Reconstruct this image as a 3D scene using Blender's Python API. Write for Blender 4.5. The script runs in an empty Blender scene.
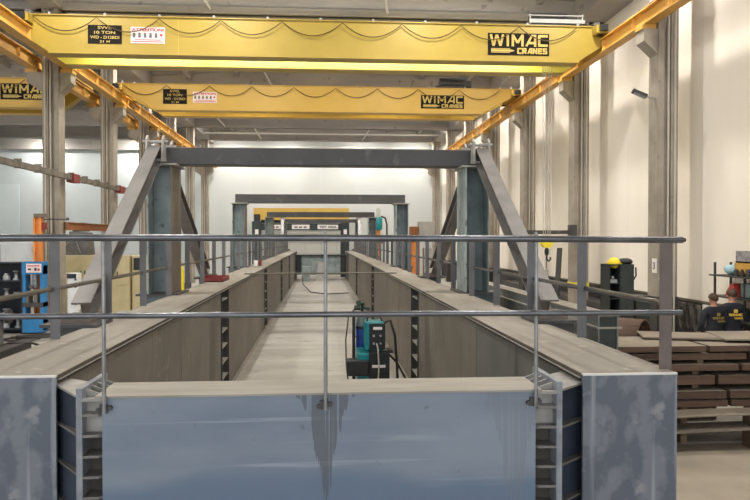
import bpy, bmesh, math, random
from mathutils import Vector, Matrix
random.seed(7)
C = bpy.context.scene.collection
V = Vector
PI = math.pi

# ------------------------------------------------------------------ camera
sc = bpy.context.scene
cam = bpy.data.objects.new('camera', bpy.data.cameras.new('camera'))
C.objects.link(cam); sc.camera = cam
cam.location = (0, 0, 3.2)
cam.data.sensor_width = 36; cam.data.lens = 36 * 720 / 750
cam.data.clip_end = 300
cam.rotation_euler = (PI / 2 - math.atan(11.5 / 720), 0, -math.atan(54 / 720))
sc.view_settings.view_transform = 'Standard'
sc.view_settings.look = 'None'
sc.view_settings.gamma = 1
sc.view_settings.exposure = 0.0
sc.view_settings.use_curve_mapping = False

# ------------------------------------------------------------------ materials
def lin(c):
    return tuple((v / 255 / 12.92 if v / 255 <= .04045 else ((v / 255 + .055) / 1.055) ** 2.4) for v in c) + (1,)

def mat(name, base, alt=None, rough=.6, metal=0., scale=1.2, stretch=(1, 1, 1), spots=None, spot_scale=9, spot_lo=.6, bump=0., bump_scale=30,
        spec=.5, contrast=(.35, .65), streak=None, joints=None, extra=None):
    """painted or bare surface: two tones mixed by noise, optional spots/streaks, optional bump"""
    m = bpy.data.materials.new(name); m.use_nodes = True
    nt = m.node_tree; N = nt.nodes; L = nt.links
    b = N['Principled BSDF']
    b.inputs['Roughness'].default_value = rough
    b.inputs['Metallic'].default_value = metal
    b.inputs['Specular IOR Level'].default_value = spec
    tc = N.new('ShaderNodeTexCoord')
    def noise(sc_, st=(1, 1, 1), detail=5):
        mp = N.new('ShaderNodeMapping'); mp.inputs['Scale'].default_value = st
        L.new(tc.outputs['Object'], mp.inputs['Vector'])
        n = N.new('ShaderNodeTexNoise'); n.inputs['Scale'].default_value = sc_; n.inputs['Detail'].default_value = detail
        L.new(mp.outputs[0], n.inputs['Vector']); return n
    def ramp(n, lo, hi):
        r = N.new('ShaderNodeMapRange'); r.inputs['From Min'].default_value = lo; r.inputs['From Max'].default_value = hi
        L.new(n, r.inputs['Value']); return r.outputs[0]
    def mix(fac, a, c):
        x = N.new('ShaderNodeMix'); x.data_type = 'RGBA'
        L.new(fac, x.inputs[0])
        for s, v in ((6, a), (7, c)):
            if isinstance(v, tuple): x.inputs[s].default_value = v
            else: L.new(v, x.inputs[s])
        return x.outputs[2]
    col = lin(base)
    if alt:
        col = mix(ramp(noise(scale, stretch).outputs['Fac'], *contrast), col, lin(alt))
    if streak:
        col = mix(ramp(noise(streak[1], streak[2], 3).outputs['Fac'], streak[3], streak[3] + .12), col, lin(streak[0]))
    if spots:
        col = mix(ramp(noise(spot_scale).outputs['Fac'], spot_lo, spot_lo + .1), col, lin(spots))
    if joints:      # (axis, spacing, colour, width)
        sx = N.new('ShaderNodeSeparateXYZ'); L.new(tc.outputs['Object'], sx.inputs[0])
        for ax, sp, cc, w in joints:
            d = N.new('ShaderNodeMath'); d.operation = 'PINGPONG'; d.inputs[1].default_value = sp / 2
            L.new(sx.outputs[ax], d.inputs[0])
            l = N.new('ShaderNodeMath'); l.operation = 'LESS_THAN'; l.inputs[1].default_value = w
            L.new(d.outputs[0], l.inputs[0])
            col = mix(l.outputs[0], col, lin(cc))
    if extra:
        col = extra(N, L, tc, col, mix, noise, ramp)
    if isinstance(col, tuple): b.inputs['Base Color'].default_value = col
    else: L.new(col, b.inputs['Base Color'])
    if bump:
        bn = N.new('ShaderNodeBump'); bn.inputs['Strength'].default_value = bump; bn.inputs['Distance'].default_value = .01
        L.new(noise(bump_scale).outputs['Fac'], bn.inputs['Height']); L.new(bn.outputs[0], b.inputs['Normal'])
    return m

def lamp_mat(name, col, s):
    m = bpy.data.materials.new(name); m.use_nodes = True
    b = m.node_tree.nodes['Principled BSDF']
    b.inputs['Base Color'].default_value = col
    b.inputs['Emission Color'].default_value = col; b.inputs['Emission Strength'].default_value = s
    return m

def wet_stain(N, L, tc, col, mix, noise, ramp):
    """dark drip marks running down from the middle clip and down the right end of the front beam"""
    sx = N.new('ShaderNodeSeparateXYZ'); L.new(tc.outputs['Object'], sx.inputs[0])
    def mth(op, a, b_=None, c_=None):
        m = N.new('ShaderNodeMath'); m.operation = op
        for i, v in enumerate((a, b_, c_)):
            if v is None: continue
            if isinstance(v, (int, float)): m.inputs[i].default_value = v
            else: L.new(v, m.inputs[i])
        return m.outputs[0]
    st = noise(1, (48, 1, .5), 2).outputs['Fac']
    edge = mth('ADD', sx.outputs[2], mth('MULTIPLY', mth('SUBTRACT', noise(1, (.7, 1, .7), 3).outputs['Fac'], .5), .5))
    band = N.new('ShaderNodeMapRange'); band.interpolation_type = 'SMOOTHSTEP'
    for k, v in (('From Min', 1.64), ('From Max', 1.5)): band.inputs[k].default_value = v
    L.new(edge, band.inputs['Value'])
    out = mix(band.outputs[0], col, lin((97, 113, 135)))      # wavy-edged bluer tone along the lower half of the web
    for x0, half, top, length, tone in ((.03, .2, 2.12, .72, (82, 84, 90)), (1.34, .2, 2.02, .95, (112, 116, 122))):
        dx = mth('ABSOLUTE', mth('SUBTRACT', sx.outputs[0], x0))
        fx = mth('SUBTRACT', 1., mth('DIVIDE', dx, half))
        depth = mth('SUBTRACT', top, sx.outputs[2])
        reach = mth('MULTIPLY', mth('MULTIPLY', fx, fx), length)
        reach = mth('MULTIPLY', reach, mth('MULTIPLY', st, 2.1))
        mask = mth('MULTIPLY', mth('GREATER_THAN', reach, depth), mth('GREATER_THAN', fx, 0.0))
        mask = mth('MULTIPLY', mask, mth('GREATER_THAN', st, .42))
        mask = mth('MULTIPLY', mask, .75 if x0 < 1 else .4)
        out = mix(mask, out, lin(tone))
    return out

M = {}
M['mill'] = mat('mill_scale_steel', (114, 118, 126), (90, 96, 107), rough=.4, scale=4.2, stretch=(1, 1, .7), contrast=(.46, .54), spots=(134, 135, 138), spot_scale=6.5, spot_lo=.6,
                streak=((152, 155, 160), 1.0, (9, 9, .25), .64), bump=.06)
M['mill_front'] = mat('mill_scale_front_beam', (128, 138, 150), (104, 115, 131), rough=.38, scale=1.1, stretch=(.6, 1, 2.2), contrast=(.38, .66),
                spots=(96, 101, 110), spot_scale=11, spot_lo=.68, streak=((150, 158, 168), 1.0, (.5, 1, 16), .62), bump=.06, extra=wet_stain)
M['dusty'] = mat('dusty_flange_steel', (146, 139, 128), (128, 121, 111), rough=.8, scale=1.5, stretch=(3, .5, 1), spots=(158, 151, 140), spot_scale=7, spot_lo=.62, bump=.1)
M['dusty_light'] = mat('dusty_light_steel', (164, 157, 146), (144, 138, 128), rough=.8, scale=1.6, stretch=(.8, 4, 1), bump=.05)
M['web'] = mat('girder_web_steel', (118, 111, 101), (103, 97, 89), rough=.62, scale=1.1, contrast=(.35, .7), streak=((80, 70, 60), 1.0, (1, 3.2, .22), .6), spots=(128, 122, 113), spot_scale=5, spot_lo=.62, bump=.05)
M['web_dark'] = mat('darker_web_steel', (104, 103, 99), (88, 88, 86), rough=.6, scale=1.1, streak=((60, 56, 52), 1.0, (1, 5, .35), .66), bump=.05)
M['edge'] = mat('cut_steel_edge', (168, 164, 158), (140, 136, 130), rough=.5, scale=6)
M['edge_blue'] = mat('cut_steel_edge_blue', (146, 150, 156), (116, 120, 128), rough=.4, scale=6)
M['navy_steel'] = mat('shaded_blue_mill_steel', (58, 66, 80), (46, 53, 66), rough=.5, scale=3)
M['dark_steel'] = mat('dark_hot_rolled_steel', (68, 65, 64), (58, 56, 56), rough=.5, scale=2, spots=(84, 81, 79), spot_scale=4, spot_lo=.6, bump=.05)
M['teal_steel'] = mat('greenish_mill_steel', (114, 126, 127), (92, 103, 105), rough=.5, scale=2.2, spots=(128, 140, 140), spot_scale=3, spot_lo=.62, bump=.05)
M['teal_light'] = mat('pale_greenish_mill_steel', (160, 172, 171), (130, 142, 142), rough=.5, scale=2, spots=(86, 98, 100), spot_scale=5, spot_lo=.6)
M['brown_dark'] = mat('dark_brown_plate_edge', (84, 77, 69), (70, 64, 58), rough=.7, scale=4)
M['brown_steel'] = mat('brown_mill_steel', (116, 104, 93), (98, 88, 79), rough=.6, scale=2, stretch=(3, 3, .6))
M['brace'] = mat('brace_steel', (122, 117, 113), (102, 98, 95), rough=.4, scale=2, bump=.04)
M['brace_dark'] = mat('brace_web_steel', (92, 84, 78), (78, 71, 66), rough=.5, scale=2.5)
M['rail'] = mat('handrail_steel', (116, 117, 120), (96, 97, 101), rough=.26, metal=.75, scale=6)
M['rod'] = mat('round_bar_steel', (150, 150, 150), (124, 124, 124), rough=.32, metal=.4, scale=9)
M['flat'] = mat('flat_bar_steel', (108, 107, 109), (95, 94, 96), rough=.5, scale=3)
M['flat_brown'] = mat('flat_bar_brown_steel', (112, 98, 92), (98, 86, 82), rough=.5, scale=3)
M['pipe_brown'] = mat('dull_pipe_steel', (104, 98, 86), (88, 82, 72), rough=.55, scale=5)
M['rust'] = mat('rusty_plate_edge', (98, 74, 59), (72, 55, 45), rough=.75, scale=2.5, stretch=(.5, 1, 6), spots=(140, 112, 98), spot_scale=8, spot_lo=.66)
M['plate_top'] = mat('dusty_plate', (138, 127, 112), (118, 108, 95), rough=.8, scale=1.2)
M['plate_floor'] = mat('pale_plate', (166, 154, 138), (150, 139, 124), rough=.75, scale=1.0, spots=(120, 110, 98), spot_scale=9, spot_lo=.72)
M['concrete'] = mat('column_concrete', (160, 150, 137), (140, 131, 119), rough=.9, scale=1.4, spots=(132, 125, 116), spot_scale=5, spot_lo=.62, bump=.15)
M['concrete_dark'] = mat('roof_concrete', (176, 171, 166), (160, 155, 150), rough=.9, scale=.8, stretch=(.4, 1, 2), spots=(130, 123, 116), spot_scale=2.5, spot_lo=.64, bump=.1)
M['roof'] = mat('roof_slab_concrete', (190, 185, 180), (174, 170, 166), rough=.9, scale=.6)
M['floor'] = mat('floor_concrete', (164, 159, 150), (146, 141, 133), rough=.6, scale=.8, stretch=(.3, 2.0, 1), contrast=(.35, .7), spots=(138, 132, 123), spot_scale=1.4, spot_lo=.6,
                 joints=[(1, 4.2, (140, 134, 125), .015)])
M['wall_cream'] = mat('cream_wall_panels', (244, 235, 222), (237, 228, 214), rough=.85, scale=.5, stretch=(1, 1, .25), joints=[(1, 2.4, (226, 217, 203), .010)])
M['wall_white'] = mat('white_wall', (200, 203, 201), (195, 198, 196), rough=.85, scale=.3, joints=[(0, 6.0, (212, 213, 209), .01)])
M['wall_blue'] = mat('pale_blue_wall', (200, 207, 208), (190, 198, 200), rough=.85, scale=.3)
M['wall_black'] = mat('black_wall_paint', (48, 45, 44), (60, 56, 54), rough=.7, scale=2)
M['door_white'] = mat('white_sectional_door', (224, 225, 218), (218, 219, 212), rough=.6, scale=.4, joints=[(2, .95, (150, 150, 146), .012), (0, 1.35, (176, 176, 172), .01)])
M['door_grey'] = mat('pale_grey_door', (206, 215, 217), (198, 208, 210), rough=.7, scale=.4)
M['yellow'] = mat('crane_yellow', (176, 150, 60), (168, 143, 55), rough=.45, scale=.8)
M['yellow_b'] = mat('crane_golden_yellow', (212, 172, 76), (204, 165, 70), rough=.45, scale=.8)
M['yellow_lit'] = mat('crane_yellow_lit', (255, 246, 112), (252, 240, 104), rough=.45, scale=.8)  # far girder's strong lighting put into a paler yellow
M['orange_y'] = mat('runway_orange_yellow', (214, 164, 80), (200, 152, 70), rough=.5, scale=1.2, spots=(180, 130, 60), spot_scale=3, spot_lo=.66)
M['orange'] = mat('machine_orange', (226, 140, 62), (212, 126, 54), rough=.5, scale=3)
M['orange_brown'] = mat('brown_orange_paint', (150, 92, 48), (136, 82, 42), rough=.6, scale=3)
M['black'] = mat('black_plastic', (30, 31, 33), (40, 41, 43), rough=.5, scale=6)
M['board'] = mat('black_sign_face', (30, 27, 23), rough=.8, spec=.2)
M['sign_white'] = mat('white_sign_face', (232, 226, 222), rough=.5)
M['sign_pink'] = mat('pink_white_sign_face', (236, 220, 216), rough=.5)
M['letter_yellow'] = mat('yellow_lettering', (200, 172, 88), rough=.5)
M['letter_red'] = mat('red_lettering', (196, 60, 66), rough=.5)
M['letter_dark'] = mat('dark_lettering', (52, 52, 56), rough=.5)
M['gold'] = mat('gold_print', (214, 178, 70), rough=.7)
M['gold_dim'] = mat('dull_gold_print', (138, 120, 66), rough=.7)
M['teal'] = mat('teal_enamel', (24, 140, 146), (20, 128, 134), rough=.4, scale=4)
M['panel_black'] = mat('black_panel', (34, 40, 42), (28, 33, 35), rough=.45, scale=5)
M['blue'] = mat('blue_enamel', (38, 76, 158), (32, 66, 142), rough=.4, scale=5)
M['rack_blue'] = mat('bright_blue_enamel', (40, 124, 182), (34, 112, 168), rough=.45, scale=4)
M['navy'] = mat('dark_shelf_paint', (40, 44, 54), (32, 35, 44), rough=.6, scale=4)
M['silver'] = mat('machined_metal', (170, 172, 174), (130, 132, 136), rough=.35, metal=.3, scale=8)
M['white_paint'] = mat('white_enamel', (226, 228, 226), (212, 214, 213), rough=.45, scale=2, spots=(176, 180, 182), spot_scale=5, spot_lo=.66)
M['cream'] = mat('cream_enamel', (204, 190, 150), (192, 178, 140), rough=.5, scale=2)
M['grey_machine'] = mat('grey_machine_paint', (116, 112, 110), (98, 95, 93), rough=.5, scale=4)
M['green_dark'] = mat('dark_green_enamel', (52, 74, 60), (44, 64, 52), rough=.5, scale=5)
M['safety'] = mat('safety_yellow', (236, 214, 50), (224, 200, 44), rough=.5, scale=4)
M['red'] = mat('dull_red_paint', (138, 46, 40), (116, 40, 36), rough=.55, scale=6)
M['red_bright'] = mat('bright_red_plastic', (186, 74, 66), rough=.5)
M['rig'] = mat('dark_green_black_steel', (48, 56, 58), (40, 47, 49), rough=.5, scale=2)
M['cable'] = mat('black_cable_rubber', (44, 38, 32), rough=.6)
M['festoon'] = mat('brown_flat_cable', (84, 62, 28), rough=.6)
M['brown_rail'] = mat('rail_steel', (112, 92, 78), (92, 76, 66), rough=.5, scale=4)
M['tray'] = mat('grey_busbar', (126, 117, 105), (96, 89, 80), rough=.6, scale=3)
M['hank'] = mat('dusty_grey_cable', (112, 104, 96), (84, 77, 70), rough=.7, scale=6)
M['conduit'] = mat('pale_conduit', (186, 178, 166), rough=.6)
M['galv'] = mat('galvanised_rod', (216, 213, 206), rough=.5)
M['skin'] = mat('skin', (196, 146, 122), (184, 134, 110), rough=.55, scale=12)
M['hair'] = mat('brown_hair', (84, 58, 42), (62, 44, 32), rough=.7, scale=40)
M['shirt'] = mat('black_cotton', (32, 34, 42), (40, 42, 50), rough=.9, scale=8)
M['trousers'] = mat('navy_work_cloth', (36, 40, 54), (46, 50, 64), rough=.9, scale=8)
M['shoe'] = mat('dark_leather', (38, 32, 28), rough=.6)
M['clear'] = mat('cloudy_plastic', (176, 170, 172), (120, 112, 118), rough=.3, scale=9)
M['pale_blue'] = mat('pale_blue_cloth', (176, 208, 214), (150, 186, 196), rough=.8, scale=12)
M['cabinet'] = mat('dark_green_black_cabinet', (40, 46, 44), (48, 54, 52), rough=.5, scale=3)
M['boxsec'] = mat('dark_box_section_steel', (132, 134, 131), (108, 110, 109), rough=.55, scale=1.6, spots=(146, 147, 145), spot_scale=3, spot_lo=.6, bump=.06)
M['hatch'] = mat('light_grey_paint', (178, 176, 170), (164, 162, 156), rough=.6, scale=3)
M['wood'] = mat('timber', (128, 108, 86), (108, 90, 70), rough=.8, scale=4, stretch=(1, 8, 8))
M['lamp'] = lamp_mat('lit_lamp_glass', (1, .96, .88, 1), 6)

# ------------------------------------------------------------------ mesh building
class MB:
    def __init__(s): s.v = []; s.f = []; s.smooth = []
    def add(s, vs, fs, smooth=False):
        n = len(s.v); s.v += [V(p) for p in vs]
        for f in fs: s.f.append([i + n for i in f]); s.smooth.append(smooth)
        return s
    def box(s, x0, x1, y0, y1, z0, z1):
        p = [(x, y, z) for x in (x0, x1) for y in (y0, y1) for z in (z0, z1)]
        return s.add(p, [(0, 1, 3, 2), (4, 6, 7, 5), (0, 4, 5, 1), (2, 3, 7, 6), (0, 2, 6, 4), (1, 5, 7, 3)])
    def bar(s, a, b, w, h, up=(0, 0, 1), off=(0, 0)):
        """rectangular bar a>b; w along side axis, h along the up-ish axis; off shifts along (side, up)"""
        a, b = V(a), V(b); d = (b - a).normalized(); up = V(up)
        sd = d.cross(up)
        if sd.length < 1e-5: sd = d.cross(V((0, 1, 0)))
        sd.normalize(); u = sd.cross(d).normalized()
        o = sd * off[0] + u * off[1]; p = []
        for e in (a, b):
            for i, j in ((-1, -1), (1, -1), (1, 1), (-1, 1)): p.append(e + o + sd * w / 2 * i + u * h / 2 * j)
        return s.add(p, [(3, 2, 1, 0), (4, 5, 6, 7), (0, 1, 5, 4), (1, 2, 6, 5), (2, 3, 7, 6), (3, 0, 4, 7)])
    def tube(s, pts, r, n=10, cap=True):
        pts = [V(p) for p in pts]; m = len(pts)
        rs = r if isinstance(r, (list, tuple)) else [r] * m
        t0 = (pts[1] - pts[0]).normalized()
        u = t0.orthogonal().normalized(); vs = []
        for i, p in enumerate(pts):
            t = (pts[min(i + 1, m - 1)] - pts[max(i - 1, 0)]).normalized()
            u = (u - t * u.dot(t))
            if u.length < 1e-6: u = t.orthogonal()
            u.normalize(); w = t.cross(u)
            for k in range(n):
                a = 2 * PI * k / n; vs.append(p + (u * math.cos(a) + w * math.sin(a)) * rs[i])
        fs = [(i * n + k, i * n + (k + 1) % n, (i + 1) * n + (k + 1) % n, (i + 1) * n + k) for i in range(m - 1) for k in range(n)]
        s.add(vs, fs, True)
        if cap:
            s.add(vs[:n], [tuple(reversed(range(n)))]); s.add(vs[-n:], [tuple(range(n))])
        return s
    def lathe(s, prof, c=(0, 0, 0), n=20, axis='z'):
        """prof: list of (radius, height)"""
        vs = []
        for r, h in prof:
            for k in range(n):
                a = 2 * PI * k / n; p = (r * math.cos(a), r * math.sin(a), h)
                if axis == 'y': p = (p[0], p[2], p[1])
                if axis == 'x': p = (p[2], p[0], p[1])
                vs.append((p[0] + c[0], p[1] + c[1], p[2] + c[2]))
        m = len(prof)
        fs = [(i * n + k, i * n + (k + 1) % n, (i + 1) * n + (k + 1) % n, (i + 1) * n + k) for i in range(m - 1) for k in range(n)]
        s.add(vs, fs, True)
        s.add(vs[:n], [tuple(reversed(range(n)))]); s.add(vs[-n:], [tuple(range(n))])
        return s
    def prism(s, poly, axis, a, b):
        """poly of 2D points extruded along axis x/y/z from a to b"""
        def P(p, t): return {'y': (p[0], t, p[1]), 'x': (t, p[0], p[1]), 'z': (p[0], p[1], t)}[axis]
        n = len(poly)
        vs = [P(p, a) for p in poly] + [P(p, b) for p in poly]
        fs = [tuple(range(n)), tuple(reversed(range(n, 2 * n)))] + [(i, n + i, n + (i + 1) % n, (i + 1) % n) for i in range(n)]
        return s.add(vs, fs)
    def blob(s, c, r, n=12, jitter=0.):
        c = V(c); r = V(r) if not isinstance(r, (int, float)) else V((r, r, r)); vs = []; m = n // 2
        for i in range(1, m):
            for k in range(n):
                th, ph = PI * i / m, 2 * PI * k / n
                j = 1 + random.uniform(-jitter, jitter)
                vs.append(c + V((r.x * math.sin(th) * math.cos(ph) * j, r.y * math.sin(th) * math.sin(ph) * j, r.z * math.cos(th) * j)))
        vs += [c + V((0, 0, r.z)), c - V((0, 0, r.z))]
        fs = [(i * n + k, (i + 1) * n + k, (i + 1) * n + (k + 1) % n, i * n + (k + 1) % n) for i in range(m - 2) for k in range(n)]
        fs += [(len(vs) - 2, k, (k + 1) % n) for k in range(n)] + [(len(vs) - 1, (m - 2) * n + (k + 1) % n, (m - 2) * n + k) for k in range(n)]
        return s.add(vs, fs, True)
    def build(s, name, m, parent=None, label=None, bevel=0.):
        off = V((0, 0, 0)); p = parent
        while p: off += p.location; p = p.parent
        me = bpy.data.meshes.new(name)
        me.from_pydata([v - off for v in s.v], [], s.f)
        me.polygons.foreach_set('use_smooth', s.smooth)
        bm = bmesh.new(); bm.from_mesh(me); bmesh.ops.recalc_face_normals(bm, faces=bm.faces); bm.to_mesh(me); bm.free()
        me.materials.append(m); me.update()
        o = bpy.data.objects.new(name, me); C.objects.link(o)
        if parent: o.parent = parent
        if label: o['label'] = label
        if bevel:
            b = o.modifiers.new('soft_edges', 'BEVEL'); b.width = bevel; b.segments = 2; b.limit_method = 'ANGLE'
        return o

def tag(o, label, cat, group=None, kind=None):
    o['label'] = label; o['category'] = cat
    if group: o['group'] = group
    if kind: o['kind'] = kind
    return o
def thing(name, label, cat, loc, group=None):
    o = bpy.data.objects.new(name, None); C.objects.link(o); o.location = loc; o.empty_display_size = .2
    return tag(o, label, cat, group)
def struct(name, mb, m, label=None, cat=None, group=None):
    o = mb.build(name, m); o['kind'] = 'structure'
    if label: o['label'] = label
    if cat: o['category'] = cat
    if group: o['group'] = group
    return o
def copy_tree(o, loc, label, group=None):
    r = o.copy(); C.objects.link(r); r.location = loc; r['label'] = label
    if group: r['group'] = group
    for ch in list(o.children):
        c = ch.copy(); C.objects.link(c); c.parent = r
        for g in ch.children:
            d = g.copy(); C.objects.link(d); d.parent = c
    return r

# block lettering built of strokes on a 1-high cell
GL = {
 'W': (1.25, [((.08, 1), (.32, 0)), ((.32, 0), (.62, .95)), ((.62, .95), (.93, 0)), ((.93, 0), (1.17, 1))]),
 'I': (.42, [((.21, 0), (.21, 1))]),
 'M': (1.1, [((.12, 0), (.12, 1)), ((.12, 1), (.55, .3)), ((.55, .3), (.98, 1)), ((.98, 1), (.98, 0))]),
 'A': (1.0, [((.1, 0), (.62, 1)), ((.62, 1), (.88, 1)), ((.88, 1), (.88, 0)), ((.4, .3), (.88, .3))]),
 'C': (.86, [((.8, .9), (.12, .9)), ((.12, .9), (.12, .1)), ((.12, .1), (.8, .1))]),
 'R': (.9, [((.12, 0), (.12, 1)), ((.12, .9), (.75, .9)), ((.75, .9), (.75, .5)), ((.75, .5), (.12, .5)), ((.4, .5), (.8, 0))]),
 'N': (.95, [((.12, 0), (.12, 1)), ((.12, 1), (.8, 0)), ((.8, 0), (.8, 1))]),
 'E': (.82, [((.12, 0), (.12, 1)), ((.12, .9), (.75, .9)), ((.12, .5), (.65, .5)), ((.12, .1), (.75, .1))]),
 'S': (.86, [((.76, .9), (.12, .9)), ((.12, .9), (.12, .5)), ((.12, .5), (.76, .5)), ((.76, .5), (.76, .1)), ((.76, .1), (.1, .1))]),
}
def strokes(mb, text, x, z, w, h, at, th=.24, gap=.14):
    """text filling w x h from (x, z); at(u, v, d) gives the 3D point, d is the outward distance"""
    tot = sum(GL[c][0] + gap for c in text) - gap; k = w / tot
    u = x; dd = .006
    for ch in text:
        for (a, b) in GL[ch][1]:
            ax, ay, bx, by = a[0] * k, a[1] * h, b[0] * k, b[1] * h
            dx, dy = bx - ax, by - ay; L = math.hypot(dx, dy); nx, ny = -dy / L * th * h / 2, dx / L * th * h / 2
            ex, ey = dx / L * th * h * .35, dy / L * th * h * .35
            if abs(dy) > abs(dx) * .2: ex = ey = 0
            q = [(ax - ex + nx, ay - ey + ny), (bx + ex + nx, by + ey + ny), (bx + ex - nx, by + ey - ny), (ax - ex - nx, ay - ey - ny)]
            q = [(u + p, z + min(max(r, 0), h)) for p, r in q]; dd += .0011
            mb.add([at(p, r, .001) for p, r in q] + [at(p, r, dd) for p, r in q],
                   [(0, 1, 2, 3), (7, 6, 5, 4), (0, 4, 5, 1), (1, 5, 6, 2), (2, 6, 7, 3), (3, 7, 4, 0)])
        u += (GL[ch][0] + gap) * k
def font_text(mb, text, cx, cz, w, h, at, bold=.01):
    """built-in face, scaled to w x h and centred at (cx, cz)"""
    cu = bpy.data.curves.new('text_curve', 'FONT'); cu.body = text; cu.size = 1; cu.offset = bold; cu.align_x = 'CENTER'; cu.resolution_u = 3
    ob = bpy.data.objects.new('text_curve', cu); C.objects.link(ob)
    dg = bpy.context.evaluated_depsgraph_get(); me = bpy.data.meshes.new_from_object(ob.evaluated_get(dg))
    if len(me.vertices):
        xs = [v.co.x for v in me.vertices]; ys = [v.co.y for v in me.vertices]
        sx = w / (max(xs) - min(xs)); sy = h / (max(ys) - min(ys)); mx = (max(xs) + min(xs)) / 2; my = (max(ys) + min(ys)) / 2
        mb.add([at(cx + (v.co.x - mx) * sx, cz + (v.co.y - my) * sy, .006) for v in me.vertices], [tuple(p.vertices) for p in me.polygons])
    bpy.data.objects.remove(ob); bpy.data.meshes.remove(me); bpy.data.curves.remove(cu)

# ------------------------------------------------------------------ the hall
XR, XL, YB = 10.5, -28.0, 62.0
struct('floor', MB().box(XL, XR + .2, -14, YB, -.3, 0), M['floor'])
struct('wall_right', MB().box(XR, XR + .25, -14, YB, 0, 13.2), M['wall_cream'])
struct('wall_left', MB().box(XL - .25, XL, -14, YB, 0, 13.2), M['wall_blue'])
struct('wall_back', MB().box(-10.1, XR, YB, YB + .3, 0, 13.4), M['wall_white'])
struct('wall_rear', MB().box(XL, -10.1, YB, YB + .3, 0, 13.4), M['wall_blue'])
struct('baseboard_right', MB().box(XR - .04, XR, -14, YB, 0, 1.42), M['wall_black'])
struct('trim_1', MB().box(XR - .07, XR, -14, YB, 1.42, 1.48), M['pipe_brown'])
struct('door_1', MB().box(-31 + 3.2, -25, YB - .1, YB, 0, 7.7), M['door_grey'])
struct('door_2', MB().box(-3.1, 2.0, YB - .1, YB, 0, 3.8), M['door_white'])
# roof: two shallow pitches per bay, transverse concrete beams, ribs along the hall
def roof_z(x, x0, x1, eave=12.05, ridge=12.75):
    mid = (x0 + x1) / 2; return ridge - abs(x - mid) / ((x1 - x0) / 2) * (ridge - eave)
rf = MB()
for x0, x1 in ((-9.5, XR), (XL, -9.5)):
    mid = (x0 + x1) / 2
    for a, b in ((x0, mid), (mid, x1)):
        za, zb = roof_z(a, x0, x1), roof_z(b, x0, x1)
        rf.prism([(a, za), (b, zb), (b, zb + .3), (a, za + .3)], 'y', -14, YB + .3)
struct('ceiling', rf, M['roof'])
tn = 2
BEAM_Y = [6.3 + 6.65 * k for k in range(9)]
for y in BEAM_Y:
    for x0, x1 in ((-9.5, XR), (XL, -9.5)):
        mid = (x0 + x1) / 2
        b = MB()
        b.prism([(x0, 11.2), (x1, 11.2), (x1, 12.05), (mid, 12.75), (x0, 12.05)], 'y', y - .09, y + .09)
        b.box(x0, x1, y - .24, y + .24, 11.2, 11.42)
        for a, c in ((x0, mid), (mid, x1)):
            za, zc = roof_z(a, x0, x1), roof_z(c, x0, x1)
            b.prism([(a, za - .18), (c, zc - .18), (c, zc), (a, za)], 'y', y - .26, y + .26)
        struct('trim_%d' % tn, b, M['concrete_dark']); tn += 1
for x0, x1 in ((-9.5, XR), (XL, -9.5)):
    for i in range(1, 8):
        x = x0 + (x1 - x0) * i / 8
        if i == 4: continue
        z = roof_z(x, x0, x1)
        struct('trim_%d' % tn, MB().prism([(x - .1, z - .42), (x + .1, z - .42), (x + .16, z - .02), (x - .16, z - .02)], 'y', -14, YB), M['concrete_dark']); tn += 1
struct('trim_%d' % tn, MB().prism([(9.35, 11.2), (XR, 11.2), (XR, 12.1), (9.35, 12.0)], 'y', -14, YB), M['concrete_dark']); tn += 1
struct('trim_%d' % tn, MB().prism([(-9.9, 11.2), (-9.0, 11.2), (-9.0, 12.0), (-9.9, 12.0)], 'y', -14, YB), M['concrete_dark']); tn += 1
struct('trim_%d' % tn, MB().box(XL, -10.1, YB - .5, YB, 10.6, 11.6), M['concrete_dark']); tn += 1

# columns: H-shaped precast, corbel(s) with a yellow bearing block, conduits
ordn = ['first', 'second', 'third', 'fourth', 'fifth', 'sixth', 'seventh', 'eighth']
def column(xi, side, y, corbels, label, group):
    """xi: X of the face towards the hall; side +1 right wall, -1 left row"""
    t = thing('concrete_column', label, 'column', (xi, y, 0), group); t['kind'] = 'structure'
    s = side
    def X(d): return xi + s * d
    def bx(mb, d0, d1, y0, y1, z0, z1): return mb.box(min(X(d0), X(d1)), max(X(d0), X(d1)), y0, y1, z0, z1)
    m = MB()
    bx(m, 0, .16, y - .3, y + .3, 0, 11.2); bx(m, .16, .36, y - .2, y + .2, 0, 11.2); bx(m, .36, .56, y - .3, y + .3, 0, 11.2)
    m.build('shaft', M['concrete'], t)
    c = MB()
    for d in corbels:
        if d < 0: c.prism([(X(0), 8.3), (X(0), 9.0), (X(-.4), 9.0), (X(-.4), 8.66)], 'y', y - .25, y + .25)
        else: c.prism([(X(.56), 8.3), (X(.56), 9.0), (X(1.1), 9.0), (X(1.1), 8.66)], 'y', y - .25, y + .25)
    c.build('corbel', M['concrete'], t)
    p = MB()
    for d in corbels:
        xx = X(-.24) if d < 0 else X(.96)
        p.box(xx - .2, xx + .2, y - .22, y + .22, 9.0, 9.13)
    p.build('bearing_block', M['orange_y'], t)
    for d, r in ((.3, .035), (.46, .03)):
        MB().tube([(X(d), y - .26 if d < .36 else y - .33, 0.1), (X(d), y - .26 if d < .36 else y - .33, 11.1)], r, 8).build('conduit', M['conduit'], t)
    return t, X
GR, GLc = 'concrete columns along the right wall', 'concrete columns between the two bays'
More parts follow.
